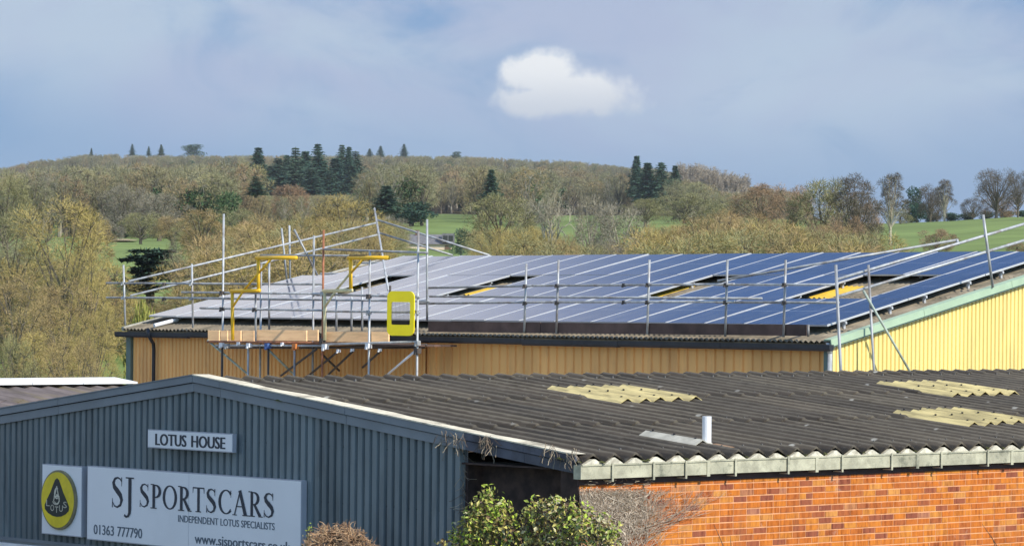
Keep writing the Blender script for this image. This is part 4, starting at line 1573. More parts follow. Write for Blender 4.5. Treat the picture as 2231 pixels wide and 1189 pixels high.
def bare_tree(seed, H=9.0, maxd=4, kids=4, stems=1, trunk=0.3, spread=0.75, up=0.12, wig=0.22, ntw=12, tl=0.8, tw=0.05, r0=0.17, thin=3):
    r = random.Random(seed)
    wood, leaf = MB(), MB()

    def twig(p, d, l, w):
        d = (d * 0.55 + rv(r) * 1.0 + Z * 0.08).normalized()
        s = d.cross(rv(r)).normalized() * w
        q = p + d * l * r.uniform(0.5, 1.1)
        leaf.poly([p - s * 0.5, p + s * 0.5, q])

    def branch(p, d, l, rad, dep):
        n = 4 if dep < 2 else 3
        pts, rs = [p], [rad]
        for i in range(n):
            d = (d + rv(r) * wig + Z * (up if dep else 0.05)).normalized()
            p = p + d * (l / n)
            pts.append(p)
            rs.append(rad * (1 - 0.55 * (i + 1) / n))
        wood.tube(pts, rs, 6 if dep == 0 else (4 if dep < 3 else thin), cap=False)
        if dep >= maxd - 1:
            for i in range(ntw):
                k = r.uniform(0.15, 1) * n
                a = int(min(k, n - 1))
                twig(pts[a].lerp(pts[a + 1], k - a), d, tl, tw)
        if dep < maxd:
            for i in range(kids + (1 if dep == 0 else 0)):
                k = n * (r.uniform(0.35, 1.0) if dep else r.uniform(0.6, 1.0))
                a = int(min(k, n - 1))
                ax_ = d.cross(rv(r)).normalized()
                nd = (Matrix.Rotation(r.uniform(0.35, 1.0) * spread, 3, ax_) @ d)
                branch(pts[a].lerp(pts[a + 1], k - a), nd, l * r.uniform(0.55, 0.8) if dep else H * r.uniform(0.28, 0.4), rs[a] * r.uniform(0.5, 0.7), dep + 1)

    for i in range(stems):
        if stems == 1:
            branch(V((0, 0, -0.3)), Z, H * trunk + 0.3, r0, 0)
        else:
            a = 2 * math.pi * i / stems + r.uniform(-.4, .4)
            d = (V((math.cos(a), math.sin(a), 0)) * r.uniform(0.1, 0.65) + Z).normalized()
            branch(V((0, 0, -0.3)) + d * 0.1, d, H * r.uniform(0.35, 0.5), r0 * 0.6, 1)
    return wood, leaf


def clump_tree(seed, H=9.0, W_=8.0, clumps=24, n=330, base=0.3, tl=0.45, tw=0.026, r0=0.2, lean=0.0):
    """rounded crown of twig sprays on limbs"""
    r = random.Random(seed)
    wood, leaf = MB(), MB()
    wood.tube([(0, 0, -0.3), (r.uniform(-.2, .2), r.uniform(-.2, .2), H * 0.22), (r.uniform(-.4, .4), r.uniform(-.4, .4), H * 0.55)], [r0, r0 * 0.75, r0 * 0.4], 6, cap=False)
    for c in range(clumps):
        f = base + (0.93 - base) * ((c + r.random()) / clumps)
        k = (f - 0.48) / 0.52
        rad = W_ / 2 * (math.sqrt(max(0.03, 1 - k * k)) if k > 0 else 1 - 0.28 * k * k)
        a = c * 2.4 + r.uniform(-.6, .6)
        q = rad * r.uniform(0.25, 0.88) ** 0.75
        ce = V((q * math.cos(a), q * math.sin(a), H * f))
        rho = W_ * r.uniform(0.13, 0.21)
        st = V((0, 0, H * f * r.uniform(0.3, 0.55)))
        mid = st.lerp(ce, 0.5) + rv(r) * 0.25 - Z * 0.15
        wood.tube([st, mid, ce], [r0 * 0.42, r0 * 0.28, r0 * 0.12], 4, cap=False)
        out = (ce - V((0, 0, H * 0.4))).normalized()
        for i in range(7):
            d = (rv(r) + out * 0.7 + Z * 0.2).normalized()
            e = ce + d * rho * 0.8
            wood.tube([ce, ce.lerp(e, 0.5) + rv(r) * 0.08, e], [r0 * 0.12, r0 * 0.07, r0 * 0.03], 3, cap=False)
        for i in range(n):
            d = (rv(r) + out * 0.45 + Z * 0.12).normalized()
            p = ce + d * rho * (0.25 + 0.7 * r.random() ** 0.7)
            e = (d + rv(r) * 0.8).normalized()
            s_ = e.cross(rv(r)).normalized() * tw * 0.5
            leaf.poly([p - s_, p + s_, p + e * tl * r.uniform(0.5, 1.1)])
    return wood, leaf


def unit(*mbs):
    """scale to 1 high, 1 wide"""
    xs = [v for m in mbs for v in m.v]
    zs = sorted(v[2] for v in xs)
    h = zs[int(len(zs) * 0.998)]
    rr = sorted(math.hypot(v[0], v[1]) for v in xs)
    w = 2 * rr[int(len(rr) * 0.97)]
    for m in mbs:
        m.v = [(x / w, y / w, z / h) for x, y, z in m.v]
    return mbs


def conifer(seed, H=22.0, W_=7.0, lev=20, bra=10):
    r = random.Random(seed)
    lop = [r.uniform(0.6, 1.25) for _ in range(8)]
    wood, leaf = MB(), MB()
    wood.tube([(0, 0, -0.5), (0, 0, H * 0.5), (0, 0, H * 0.98)], [0.35, 0.22, 0.03], 5, cap=False)
    for k in range(lev):
        f = k / lev
        z = H * (0.14 + 0.85 * f)
        rad = W_ / 2 * (1 - f) ** 0.8 * r.uniform(0.75, 1.1) + 0.25
        for i in range(bra):
            if r.random() < 0.12:
                continue
            a = 2 * math.pi * (i + r.random()) / bra
            d = V((math.cos(a), math.sin(a), 0))
            s = V((-d.y, d.x, 0))
            l = rad * r.uniform(0.6, 1.15) * lop[int(a / 6.2832 * 8) % 8]
            for j in range(13):
                t = (j + r.random()) / 13
                p = d * l * t + Z * (z - 0.28 * l * t + 0.1 * l * t * t + r.uniform(-0.35, 0.35)) + s * r.uniform(-0.3, 0.3)
                e = (d * r.uniform(.2, .9) + s * r.uniform(-1, 1) - Z * r.uniform(0.1, 0.7)).normalized()
                n = e.cross(rv(r)).normalized()
                sz = (0.55 + 0.5 * (1 - t)) * (0.5 + 0.7 * (1 - f)) * r.uniform(0.6, 1.25)
                leaf.poly([p - n * sz * 0.42, p + n * sz * 0.42, p + e * sz * 1.2])
    return wood, leaf


def leafy(seed, H=8.0, W_=7.0, n=2600, sz=0.38, blobs=9, flat=1.0, base=0.25):
    r = random.Random(seed)
    wood, leaf = MB(), MB()
    wood.tube([(0, 0, -0.4), (0.1, 0, H * 0.35), (0, 0.1, H * 0.7)], [0.25, 0.18, 0.07], 5, cap=False)
    bl = []
    for i in range(blobs):
        z = H * r.uniform(base, 0.86)
        k = 1 - abs(z / H - 0.5) * 0.9
        a = r.uniform(0, 6.28)
        q = W_ / 2 * r.uniform(0, 0.68) * k
        bl.append((V((q * math.cos(a), q * math.sin(a), z)), r.uniform(0.2, 0.34) * min(H, W_)))
        wood.tube([(0, 0, H * 0.2), bl[-1][0]], [0.09, 0.03], 4, cap=False)
    for i in range(n):
        c, rad = bl[i % blobs]
        d = rv(r)
        p = c + V((d.x, d.y, d.z * 0.8 * flat)) * rad * r.uniform(0.55, 1.05)
        e = (d + rv(r)).normalized()
        s = e.cross(rv(r)).normalized() * sz * r.uniform(0.5, 1.1)
        leaf.poly([p - s * 0.5, p + s * 0.5, p + e * sz])
    return wood, leaf


def cedar(seed, H=10.0, W_=15.0):
    r = random.Random(seed)
    wood, leaf = MB(), MB()
    wood.tube([(0, 0, -0.4), (0.2, 0, H * 0.5), (0, 0, H * 0.9)], [0.55, 0.4, 0.1], 7, cap=False)
    for k in range(14):
        z = H * (0.36 + 0.046 * k)
        a = r.uniform(0, 6.28)
        l = W_ / 2 * (1 - 0.055 * k) * r.uniform(0.55, 1.0)
        d = V((math.cos(a), math.sin(a), 0.04))
        wood.tube([(0, 0, z - 0.6), d * l * 0.5 + Z * z, d * l + Z * z], [0.16, 0.1, 0.03], 4, cap=False)
        for i in range(900):
            t = r.uniform(0.05, 1.0)
            w = 2.2 * (1.2 - abs(t - 0.6))
            p = d * l * t + V((-d.y, d.x, 0)) * r.uniform(-w, w) + Z * (z + r.uniform(-0.18, 0.22))
            e = V((r.uniform(-1, 1), r.uniform(-1, 1), r.uniform(-.25, .25))).normalized()
            s = V((-e.y, e.x, 0)) * 0.22
            leaf.poly([p - s, p + s, p + e * 0.8])
    return wood, leaf


PROTO = {}


def proto(key, fn):
    wood, leaf = unit(*fn)
    PROTO[key] = (wood.mesh('trunk', M['bark']), leaf.mesh('crown', TWIG['tan']))


for i in range(3):
    proto('oak%d' % i, clump_tree(20 + i, 9, 8.5, 24, 330, 0.30))
    proto('bush%d' % i, clump_tree(40 + i, 6, 6.5, 22, 340, 0.10, tl=0.42))
for i in range(2):
    proto('vase%d' % i, clump_tree(30 + i, 11, 6.5, 26, 230, 0.26, tl=0.5))
    proto('dead%d' % i, bare_tree(50 + i, H=9, spread=1.05, up=0.08, wig=0.36, ntw=2, trunk=0.42, kids=4, tw=0.05, r0=0.55))
    proto('round%d' % i, leafy(70 + i))
for i in range(2):
    proto('dome%d' % i, clump_tree(140 + i, 10, 6.0, 34, 330, 0.08, tl=0.42))
for i in range(4):
    proto('conifer%d' % i, conifer(60 + i, W_=(6.5, 9, 8, 7)[i], lev=(22, 18, 20, 16)[i]))
proto('tall0', clump_tree(36, 13, 5.5, 22, 210, 0.40, tl=0.5, r0=0.26))
proto('umbrella0', clump_tree(37, 9, 10.5, 24, 230, 0.42, tl=0.5, r0=0.28))
# fuller-twigged versions for trees standing farther off
for i in range(3):
    proto('oak%df' % i, clump_tree(220 + i, 9, 8.5, 26, 230, 0.28, tl=0.62, tw=0.06, r0=0.3))
    proto('bush%df' % i, clump_tree(240 + i, 6, 6.5, 22, 240, 0.10, tl=0.55, tw=0.055, r0=0.22))
for i in range(2):
    proto('dome%df' % i, clump_tree(250 + i, 9, 7.0, 32, 240, 0.10, tl=0.6, tw=0.06, r0=0.3))
    proto('vase%df' % i, clump_tree(230 + i, 11, 6.5, 28, 220, 0.24, tl=0.62, tw=0.06, r0=0.3))
proto('tall0f', clump_tree(236, 13, 5.5, 24, 200, 0.40, tl=0.62, tw=0.06, r0=0.32))
proto('umbrella0f', clump_tree(237, 9, 10.5, 26, 220, 0.40, tl=0.62, tw=0.06, r0=0.36))
proto('cedar0', cedar(80))
proto('thicket0', leafy(75, H=5, W_=8, n=2600, sz=0.35, blobs=14, base=0.2))


def tree(name, key, px, top, wpx, depth, crown, label, cat='tree', bark='bark', group=None, base=None):
    gz = ground(px, depth) if base is None else HC - (base - hline(px)) / FPX * depth
    zt = HC - (top - hline(px)) / FPX * depth
    h = max(zt - gz, 0.8)
    w = wpx / FPX * depth
    root = thing(name, (wx(px, depth), depth, gz), label, cat, group)
    tw_, lf = PROTO.get(key + 'f' if depth > 230 else key, PROTO[key])
    root.rotation_euler.z = random.Random(px * 31 + top).uniform(0, 6.28)
    root.scale = (w, w, h)
    for nme, me_, mt in (('trunk', tw_, M[bark]), ('crown', lf, TWIG[crown])):
        o = bpy.data.objects.new(nme, me_)
        COL.objects.link(o)
        o.parent = root
        o.material_slots[0].link = 'OBJECT'
        o.material_slots[0].material = mt
    return root


L_ = 'trees left of the sheds'
for a in (
    ('bare_tree', 'dome0', 140, 430, 270, 165, 'gold', 'tall golden-brown bare tree, highest of the mass left of the sheds', 'tree', 'bark', L_),
    ('bare_tree', 'dome1', 25, 455, 240, 172, 'olive', 'olive bare tree at the left picture edge behind golden trees', 'tree', 'bark', L_),
    ('bare_tree', 'dome0', 190, 535, 130, 150, 'gold', 'golden bare tree whose right side edges the green meadow', 'tree', 'bark', L_),
    ('bare_tree', 'dome1', 35, 600, 230, 135, 'tan', 'tawny bare shrub at the left edge above the white ridge strip', 'shrub', 'bark', L_),
    ('bare_tree', 'dome0', 125, 612, 220, 138, 'tan', 'wide tan bare shrub with dark inner stems at left', 'shrub', 'bark', L_),
    ('bare_tree', 'dome1', 205, 672, 130, 128, 'gold', 'low golden shrub touching the dark corner of the ochre shed', 'shrub', 'bark', L_),
    ('bare_tree', 'dome0', 90, 715, 200, 122, 'gold', 'low golden thicket just above the white ridge strip', 'shrub', 'bark', L_),
    ('bare_tree', 'vase0', 225, 590, 90, 175, 'tan', 'slim tan tree beside the dark cedar', 'tree', 'bark', L_),
    ('bare_tree', 'oak1', 12, 372, 130, 330, 'olive', 'olive tree rising at the far left edge below the skyline', 'tree', 'bark', L_),
    ('bare_tree', 'bush0', 75, 500, 170, 215, 'olive', 'olive crown showing between the two tallest trees at left', 'tree', 'bark', L_),
    ('bare_tree', 'oak1', 195, 470, 110, 260, 'tan', 'tan crown just behind the right shoulder of the tallest golden tree', 'tree', 'bark', L_),
    ('bare_tree', 'bush1', 10, 530, 150, 230, 'grey', 'grey-olive crown low at the left picture edge', 'tree', 'bark', L_),
    ('bare_tree', 'bush2', 130, 560, 180, 200, 'olive', 'olive crown in the middle of the mass left of the sheds', 'tree', 'bark', L_),
    ('bare_tree', 'bush0', 222, 600, 70, 180, 'tan', 'narrow tan crown bordering the meadow beside the cedar', 'tree', 'bark', L_),
    ('bare_tree', 'bush1', 160, 730, 150, 118, 'tan', 'low tan scrub over the right part of the white ridge strip', 'shrub', 'bark', L_),
    ('bare_tree', 'bush2', 30, 730, 150, 118, 'olive', 'low olive scrub over the left end of the ridge strip', 'shrub', 'bark', L_),
    ('cedar_tree', 'cedar0', 325, 543, 235, 215, 'dark', 'dark spreading cedar left of the scaffold', 'tree', 'bark'),
    ('bare_tree', 'oak2', 345, 420, 150, 520, 'grey', 'grey bare oak standing above the left meadow', 'tree', 'bark', 'trees round the left meadow'),
    ('bare_tree', 'oak0', 270, 400, 120, 560, 'grey', 'grey bare tree above the ploughed strip', 'tree', 'bark', 'trees round the left meadow'),
    ('bare_tree', 'oak1', 150, 372, 120, 600, 'grey', 'pale grey bare oak with open limbs high on the left slope', 'tree', 'pale_bark', 'trees round the left meadow'),
    ('bare_tree', 'oak2', 75, 378, 100, 590, 'grey', 'smaller pale grey oak left of its open-limbed neighbour', 'tree', 'pale_bark', 'trees round the left meadow'),
    ('bare_tree', 'oak0', 305, 462, 110, 455, 'olive', 'olive oak between the ploughed strip and the grey oak', 'tree', 'bark', 'trees round the left meadow'),
    ('bare_tree', 'oak1', 375, 470, 105, 440, 'tan', 'tan-brown tree on the right side of the left meadow', 'tree', 'bark', 'trees round the left meadow'),
    ('bare_tree', 'oak2', 232, 480, 80, 430, 'grey', 'small grey tree at the near edge of the ploughed strip', 'tree', 'bark', 'trees round the left meadow'),
    ('bare_tree', 'dead0', 392, 515, 70, 205, 'grey', 'dark forked half-dead tree behind the left guardrail', 'tree', 'bark'),
    ('bare_tree', 'vase1', 440, 455, 120, 300, 'tan', 'tan bare tree left of the tall scaffold pole', 'tree', 'bark'),
    ('bare_tree', 'oak1', 415, 475, 110, 330, 'olive', 'olive bare tree over the right end of the left meadow', 'tree', 'bark'),
    ('shrub', 'thicket0', 312, 655, 90, 112, 'lime', 'yellow-green leafy shrub behind the left end of the eave', 'shrub', 'bark'),
    ('shrub', 'bush1', 420, 640, 90, 118, 'olive', 'olive bare shrub right of the yellow-green one', 'shrub', 'bark'),
    ('shrub', 'thicket0', 262, 508, 90, 560, 'ivy', 'dark green hedge bush on the left meadow', 'shrub', 'bark'),
    ('shrub', 'thicket0', 250, 610, 70, 190, 'dark', 'dark evergreen bush below the cedar', 'shrub', 'bark'),
    ('ivy_tree', 'round0', 490, 418, 72, 520, 'ivy', 'bright green ivy-clad tree behind the tall scaffold pole', 'tree', 'bark'),
    ('bare_tree', 'oak0', 520, 452, 120, 320, 'olive', 'olive bare tree right of the ivy-clad tree', 'tree', 'bark', 'tan trees behind the scaffold'),
    ('bare_tree', 'bush0', 500, 520, 130, 220, 'tan', 'low tan tree just behind the tall scaffold pole', 'tree', 'bark', 'tan trees behind the scaffold'),
    ('bare_tree', 'dome1', 590, 468, 150, 210, 'tan', 'tan bare tree behind the left hoist frame', 'tree', 'bark', 'tan trees behind the scaffold'),
    ('bare_tree', 'vase0', 560, 500, 100, 190, 'gold', 'low golden tree between the hoist frame and the pole', 'tree', 'bark', 'tan trees behind the scaffold'),
    ('bare_tree', 'oak2', 635, 402, 110, 620, 'brown', 'russet tree below the dark fir clump', 'tree', 'bark'),
    ('bare_tree', 'dome1', 745, 428, 235, 215, 'gold', 'large rounded golden tree left of the ridge post', 'tree', 'bark', 'tan trees behind the scaffold'),
    ('bare_tree', 'dome0', 670, 470, 150, 195, 'gold', 'golden tree crossed by the sloping guardrail', 'tree', 'bark', 'tan trees behind the scaffold'),
    ('bare_tree', 'dome0', 805, 478, 130, 190, 'tan', 'tan tree right behind the ridge post', 'tree', 'bark', 'tan trees behind the scaffold'),
    ('evergreen_tree', 'round1', 895, 440, 100, 600, 'dark', 'dark evergreen above the cottage roof', 'tree', 'bark'),
    ('bare_tree', 'oak1', 855, 470, 90, 420, 'grey', 'grey bare tree left of the cottage', 'tree', 'bark'),
    ('evergreen_shrub', 'round0', 1003, 498, 42, 380, 'dark', 'dark evergreen shrub at the right end of the cottage', 'shrub', 'bark'),
    ('bare_tree', 'oak2', 1405, 432, 110, 560, 'olive', 'olive tree masking the right end of the far green strip', 'tree', 'bark', 'trees beyond the ridge'),
    ('bare_tree', 'oak1', 1145, 440, 100, 520, 'grey', 'grey tree masking the left end of the far green strip', 'tree', 'bark', 'trees beyond the ridge'),
    ('bare_tree', 'oak0', 1085, 420, 165, 300, 'olive', 'olive bare tree with wide fine crown right of the small field', 'tree', 'bark', 'trees beyond the ridge'),
    ('bare_tree', 'bush0', 1068, 500, 105, 200, 'gold', 'golden scrub above the ridge right of the cottage', 'shrub', 'bark', 'scrub along the ridge'),
    ('bare_tree', 'bush1', 1130, 495, 130, 205, 'gold', 'golden scrub left of the bleached tree', 'shrub', 'bark', 'scrub along the ridge'),
    ('bare_tree', 'bush2', 1230, 512, 120, 200, 'tan', 'tan scrub at the foot of the bleached tree', 'shrub', 'bark', 'scrub along the ridge'),
    ('dead_tree', 'dead1', 1192, 408, 120, 240, 'grey', 'bleached half-dead tree with twisted pale limbs', 'tree', 'pale_bark'),
    ('bare_tree', 'vase1', 1285, 425, 90, 245, 'grey', 'grey forked tree right of the bleached tree', 'tree', 'pale_bark', 'trees beyond the ridge'),
    ('bare_tree', 'oak1', 1352, 440, 150, 235, 'grey', 'pale gnarled tree left of the broad tan scrub', 'tree', 'pale_bark', 'trees beyond the ridge'),
    ('bare_tree', 'bush1', 1320, 520, 110, 205, 'grey', 'grey-olive scrub between two pale trees', 'shrub', 'bark', 'scrub along the ridge'),
    ('bare_tree', 'bush0', 1445, 488, 140, 190, 'gold', 'golden scrub, left end of the broad thicket above the ridge', 'shrub', 'bark', 'scrub along the ridge'),
    ('bare_tree', 'dome1', 1530, 462, 180, 200, 'tan', 'tawny scrub, second from the left in the broad thicket', 'shrub', 'bark', 'scrub along the ridge'),
    ('bare_tree', 'dome0', 1620, 455, 180, 205, 'tan', 'tawny scrub, tallest of the broad thicket above the ridge', 'shrub', 'bark', 'scrub along the ridge'),
    ('bare_tree', 'dome1', 1705, 478, 160, 195, 'tan', 'tawny scrub at the right end of the broad thicket', 'shrub', 'bark', 'scrub along the ridge'),
    ('bare_tree', 'bush2', 1580, 505, 160, 175, 'gold', 'low golden scrub in front of the broad thicket', 'shrub', 'bark', 'scrub along the ridge'),
    ('bare_tree', 'bush1', 1490, 420, 150, 600, 'olive', 'dull olive trees below the pale birches', 'tree', 'bark', 'trees of the right copse'),
    ('bare_tree', 'bush2', 1600, 432, 130, 560, 'olive', 'olive tree between birches and the tawny thicket', 'tree', 'bark', 'trees of the right copse'),
    ('bare_tree', 'oak2', 1655, 400, 150, 470, 'brown', 'brown tree at the left of the right copse', 'tree', 'bark', 'trees of the right copse'),
    ('bare_tree', 'oak0', 1725, 402, 120, 430, 'brown', 'brown tree against the sky left of the mossy tree', 'tree', 'bark', 'trees of the right copse'),
    ('bare_tree', 'bush0', 1790, 388, 175, 300, 'olive', 'broad mossy olive tree of the right copse', 'tree', 'bark', 'trees of the right copse'),
    ('bare_tree', 'vase0', 1862, 380, 115, 290, 'dusk', 'tall grey-brown tree at the right side of the copse', 'tree', 'bark', 'trees of the right copse'),
    ('bare_tree', 'oak1', 1830, 410, 110, 320, 'brown', 'brown crown filling between the mossy tree and its taller neighbour', 'tree', 'bark', 'trees of the right copse'),
    ('bare_tree', 'bush1', 1835, 470, 130, 230, 'brown', 'brown scrub under the right copse', 'shrub', 'bark', 'trees of the right copse'),
    ('bare_tree', 'bush2', 1775, 485, 100, 225, 'brown', 'brown scrub right of the tawny thicket', 'shrub', 'bark', 'trees of the right copse'),
    ('bare_tree', 'oak2', 1890, 440, 70, 420, 'brown', 'small brown tree beside the tall slender tree', 'tree', 'bark', 'trees of the right copse'),
    ('bare_tree', 'tall0', 1938, 376, 78, 380, 'dusk', 'tall slender tree standing alone on the green field edge', 'tree', 'pale_bark'),
    ('bare_tree', 'bush0', 1960, 455, 60, 600, 'olive', 'small olive shrub right of the slender tree', 'shrub', 'bark'),
    ('evergreen_tree', 'round1', 1995, 408, 56, 640, 'dark', 'dark evergreen at the left end of the field-top trees', 'tree', 'bark', 'trees along the top of the green field'),
    ('bare_tree', 'oak1', 2025, 402, 70, 630, 'dusk', 'brown tree right of the dark evergreen on the field top', 'tree', 'bark', 'trees along the top of the green field'),
    ('bare_tree', 'bush1', 2040, 415, 60, 640, 'dusk', 'dense dark-brown crown behind the pale-trunked field-top tree', 'tree', 'bark', 'trees along the top of the green field'),
    ('bare_tree', 'tall0', 2056, 390, 50, 620, 'dusk', 'tall pale-trunked tree in the middle of the field top', 'tree', 'pale_bark', 'trees along the top of the green field'),
    ('bare_tree', 'oak0', 2118, 430, 60, 650, 'dusk', 'small faint tree on the field top', 'tree', 'bark', 'trees along the top of the green field'),
    ('bare_tree', 'umbrella0', 2168, 366, 120, 610, 'dusk', 'spreading flat-topped bare tree on the field top', 'tree', 'bark', 'trees along the top of the green field'),
    ('bare_tree', 'umbrella0', 2216, 371, 75, 605, 'dusk', 'bare tree on the field top, rightmost in the photo', 'tree', 'bark', 'trees along the top of the green field'),
    ('bare_tree', 'bush2', 2180, 425, 95, 615, 'brown', 'brown undergrowth beneath the spreading field-top tree', 'shrub', 'bark', 'trees along the top of the green field'),
    ('bare_tree', 'bush1', 2040, 498, 100, 325, 'brown', 'lone russet bush on the green field', 'shrub', 'bark'),
    ('bare_tree', 'bush0', 2215, 528, 60, 300, 'brown', 'brown bush at the right edge below the field', 'shrub', 'bark'),
):
    tree(*a)

# dark hedge along the top of the field
for i, (x, t_, w) in enumerate(((1985, 462, 60), (2025, 464, 50), (2068, 463, 55), (2110, 462, 50), (2150, 461, 50), (2192, 459, 50), (2228, 458, 45))):
    tree('hedge_bush', 'thicket0', x, t_, w, 655, 'dark', 'dark hedge bush, %s from the left along the field top' % ORD[i], 'hedge', 'bark', 'hedge along the field top')

# conifers on and below the skyline
CON = 'conifers on the wooded hill'
for i, (x, t_, b_, w) in enumerate(((560, 322, 412, 42), (604, 345, 420, 46), (622, 338, 425, 40), (641, 322, 420, 36), (662, 330, 428, 44), (689, 314, 415, 38), (702, 350, 440, 46), (676, 368, 446, 44),
                                    (728, 345, 432, 46), (742, 316, 412, 30), (757, 320, 412, 34), (772, 330, 405, 34), (765, 362, 420, 36), (640, 372, 440, 50), (716, 372, 445, 46), (590, 362, 425, 44))):
    tree('fir_tree', 'conifer%d' % (i % 4), x, t_, w * (1.5, 1.9, 1.35, 1.7)[(i * 5) % 4], 985 + 9 * ((i * 7) % 16), 'dark', 'dark fir of the clump left of centre, %s by top from the left' % ORD[sorted(q[0] for q in (
        (560,), (604,), (622,), (641,), (662,), (689,), (702,), (676,), (728,), (742,), (757,), (772,), (765,), (640,), (716,), (590,))).index(x)], 'conifer', 'bark', CON, b_)
for x, t_, b_, w, d_, lab in ((826, 318, 345, 22, 2300, 'small fir on the skyline, left of a matching pair'), (877, 314, 348, 26, 2300, 'pointed fir on the skyline right of the fir clump'),
                              (802, 324, 345, 20, 2300, 'stubby fir on the skyline beside the clump'), (285, 314, 342, 18, 2300, 'tiny fir on the skyline far left'), (321, 319, 342, 14, 2300, 'tiny fir, middle of three far left'),
                              (348, 315, 342, 16, 2300, 'tiny fir, right of three far left'), (196, 323, 342, 10, 2300, 'tiniest fir at the left of the skyline'),
                              (1384, 340, 440, 30, 950, 'tallest fir of the right-hand clump'), (1408, 355, 450, 44, 940, 'broad fir of the right-hand clump'), (1438, 354, 452, 42, 935, 'fir in the middle of the right-hand clump'),
                              (1468, 361, 440, 30, 945, 'fir at the right of the right-hand clump'), (1068, 370, 440, 36, 640, 'lone dark column-like fir at mid hill'), (840, 405, 470, 60, 590, 'dark fir above the golden tree'),
                              (555, 385, 430, 40, 595, 'dark fir below the left of the clump'), (130, 425, 470, 50, 640, 'dark fir among grey oaks on the left slope')):
    tree('fir_tree', 'conifer%d' % (x % 4), x, t_, w * (1.6 if 1380 < x < 1480 else 0.95 if d_ > 2000 else 1.35), d_, 'dark', lab, 'conifer', 'bark', CON, b_)
tree('evergreen_tree', 'round0', 418, 314, 52, 2300, 'dark', 'broad dark evergreen on the skyline', 'tree', 'bark', None, 345)
tree('evergreen_tree', 'round1', 988, 330, 30, 2300, 'dark', 'flat dark evergreen bump on the skyline right of centre', 'tree', 'bark', None, 348)
tree('evergreen_tree', 'round1', 865, 415, 60, 880, 'dark', 'dark evergreen below mid hill left of centre', 'tree', 'bark', None, 480)

# ---- the wood that clothes the hill: one mass of instanced far trees
lib = bpy.data.collections.new('woodland_models')
for i in range(5):
    wd, lf = clump_tree(90 + i, 12.5, 9.5 if i < 3 else 7.0, 19, 85, 0.36, tl=0.95, tw=0.10, r0=0.5)
    n0 = len(wd.v)
    wd.v += lf.v
    wd.f += [tuple(n0 + k for k in f) for f in lf.f]
    wd.m += [1] * len(lf.f)
    ob = bpy.data.objects.new('far_tree_model_%d' % i, wd.mesh('far_tree', [M['far_bark'] if i % 2 else M['bark'], TWIG['wood']]))
    lib.objects.link(ob)
wd, lf = leafy(96, 10, 8, 1500, 0.7, 10)
n0 = len(wd.v)
wd.v += lf.v
wd.f += [tuple(n0 + k for k in f) for f in lf.f]
wd.m += [1] * len(lf.f)
lib.objects.link(bpy.data.objects.new('far_tree_model_5', wd.mesh('far_evergreen', [M['bark'], TWIG['ivy']])))
lib2 = bpy.data.collections.new('birch_models')
for i in range(3):
    wd, lf = bare_tree(110 + i, H=11, maxd=2, kids=6, spread=0.55, up=0.18, wig=0.1, ntw=16, tl=1.4, tw=0.14, r0=0.26, trunk=0.72)
    n0 = len(wd.v)
    wd.v += lf.v
    wd.f += [tuple(n0 + k for k in f) for f in lf.f]
    wd.m += [1] * len(lf.f)
    ob = bpy.data.objects.new('birch_model_%d' % i, wd.mesh('birch', [M['pale_bark'], TWIG['birch']]))
    lib2.objects.link(ob)


def scatter(name, label, pts, coll, nvar):
    me_ = bpy.data.meshes.new(name)
    me_.from_pydata([p[0] for p in pts], [], [])
    for k, (an, ty) in enumerate((('sc', 'FLOAT'), ('rot', 'FLOAT'), ('pick', 'INT'))):
        at_ = me_.attributes.new(an, ty, 'POINT')
        at_.data.foreach_set('value', [p[k + 1] for p in pts])
    ob = bpy.data.objects.new(name, me_)
    COL.objects.link(ob)
    ng = bpy.data.node_groups.new(name, 'GeometryNodeTree')
    ng.interface.new_socket('Geometry', in_out='INPUT', socket_type='NodeSocketGeometry')
    ng.interface.new_socket('Geometry', in_out='OUTPUT', socket_type='NodeSocketGeometry')
    nd = ng.nodes
    gi, go = nd.new('NodeGroupInput'), nd.new('NodeGroupOutput')
    ip = nd.new('GeometryNodeInstanceOnPoints')
    ci = nd.new('GeometryNodeCollectionInfo')
    ci.inputs['Collection'].default_value = coll
    ci.inputs['Separate Children'].default_value = True
    ci.inputs['Reset Children'].default_value = True

    def attr(an, ty):
        n = nd.new('GeometryNodeInputNamedAttribute')
        n.data_type = ty
        n.inputs[0].default_value = an
        return n.outputs[0]
    cv = nd.new('ShaderNodeCombineXYZ')
    ng.links.new(attr('rot', 'FLOAT'), cv.inputs[2])
    ng.links.new(gi.outputs[0], ip.inputs['Points'])
    ng.links.new(ci.outputs[0], ip.inputs['Instance'])
    ip.inputs['Pick Instance'].default_value = True
    ng.links.new(attr('pick', 'INT'), ip.inputs['Instance Index'])
    er = nd.new('FunctionNodeEulerToRotation')
    ng.links.new(cv.outputs[0], er.inputs[0])
    ng.links.new(er.outputs[0], ip.inputs['Rotation'])
    ng.links.new(attr('sc', 'FLOAT'), ip.inputs['Scale'])
    ng.links.new(ip.outputs[0], go.inputs[0])
    md = ob.modifiers.new('scatter', 'NODES')
    md.node_group = ng
    return tag(ob, label, 'woodland', None, 'stuff')


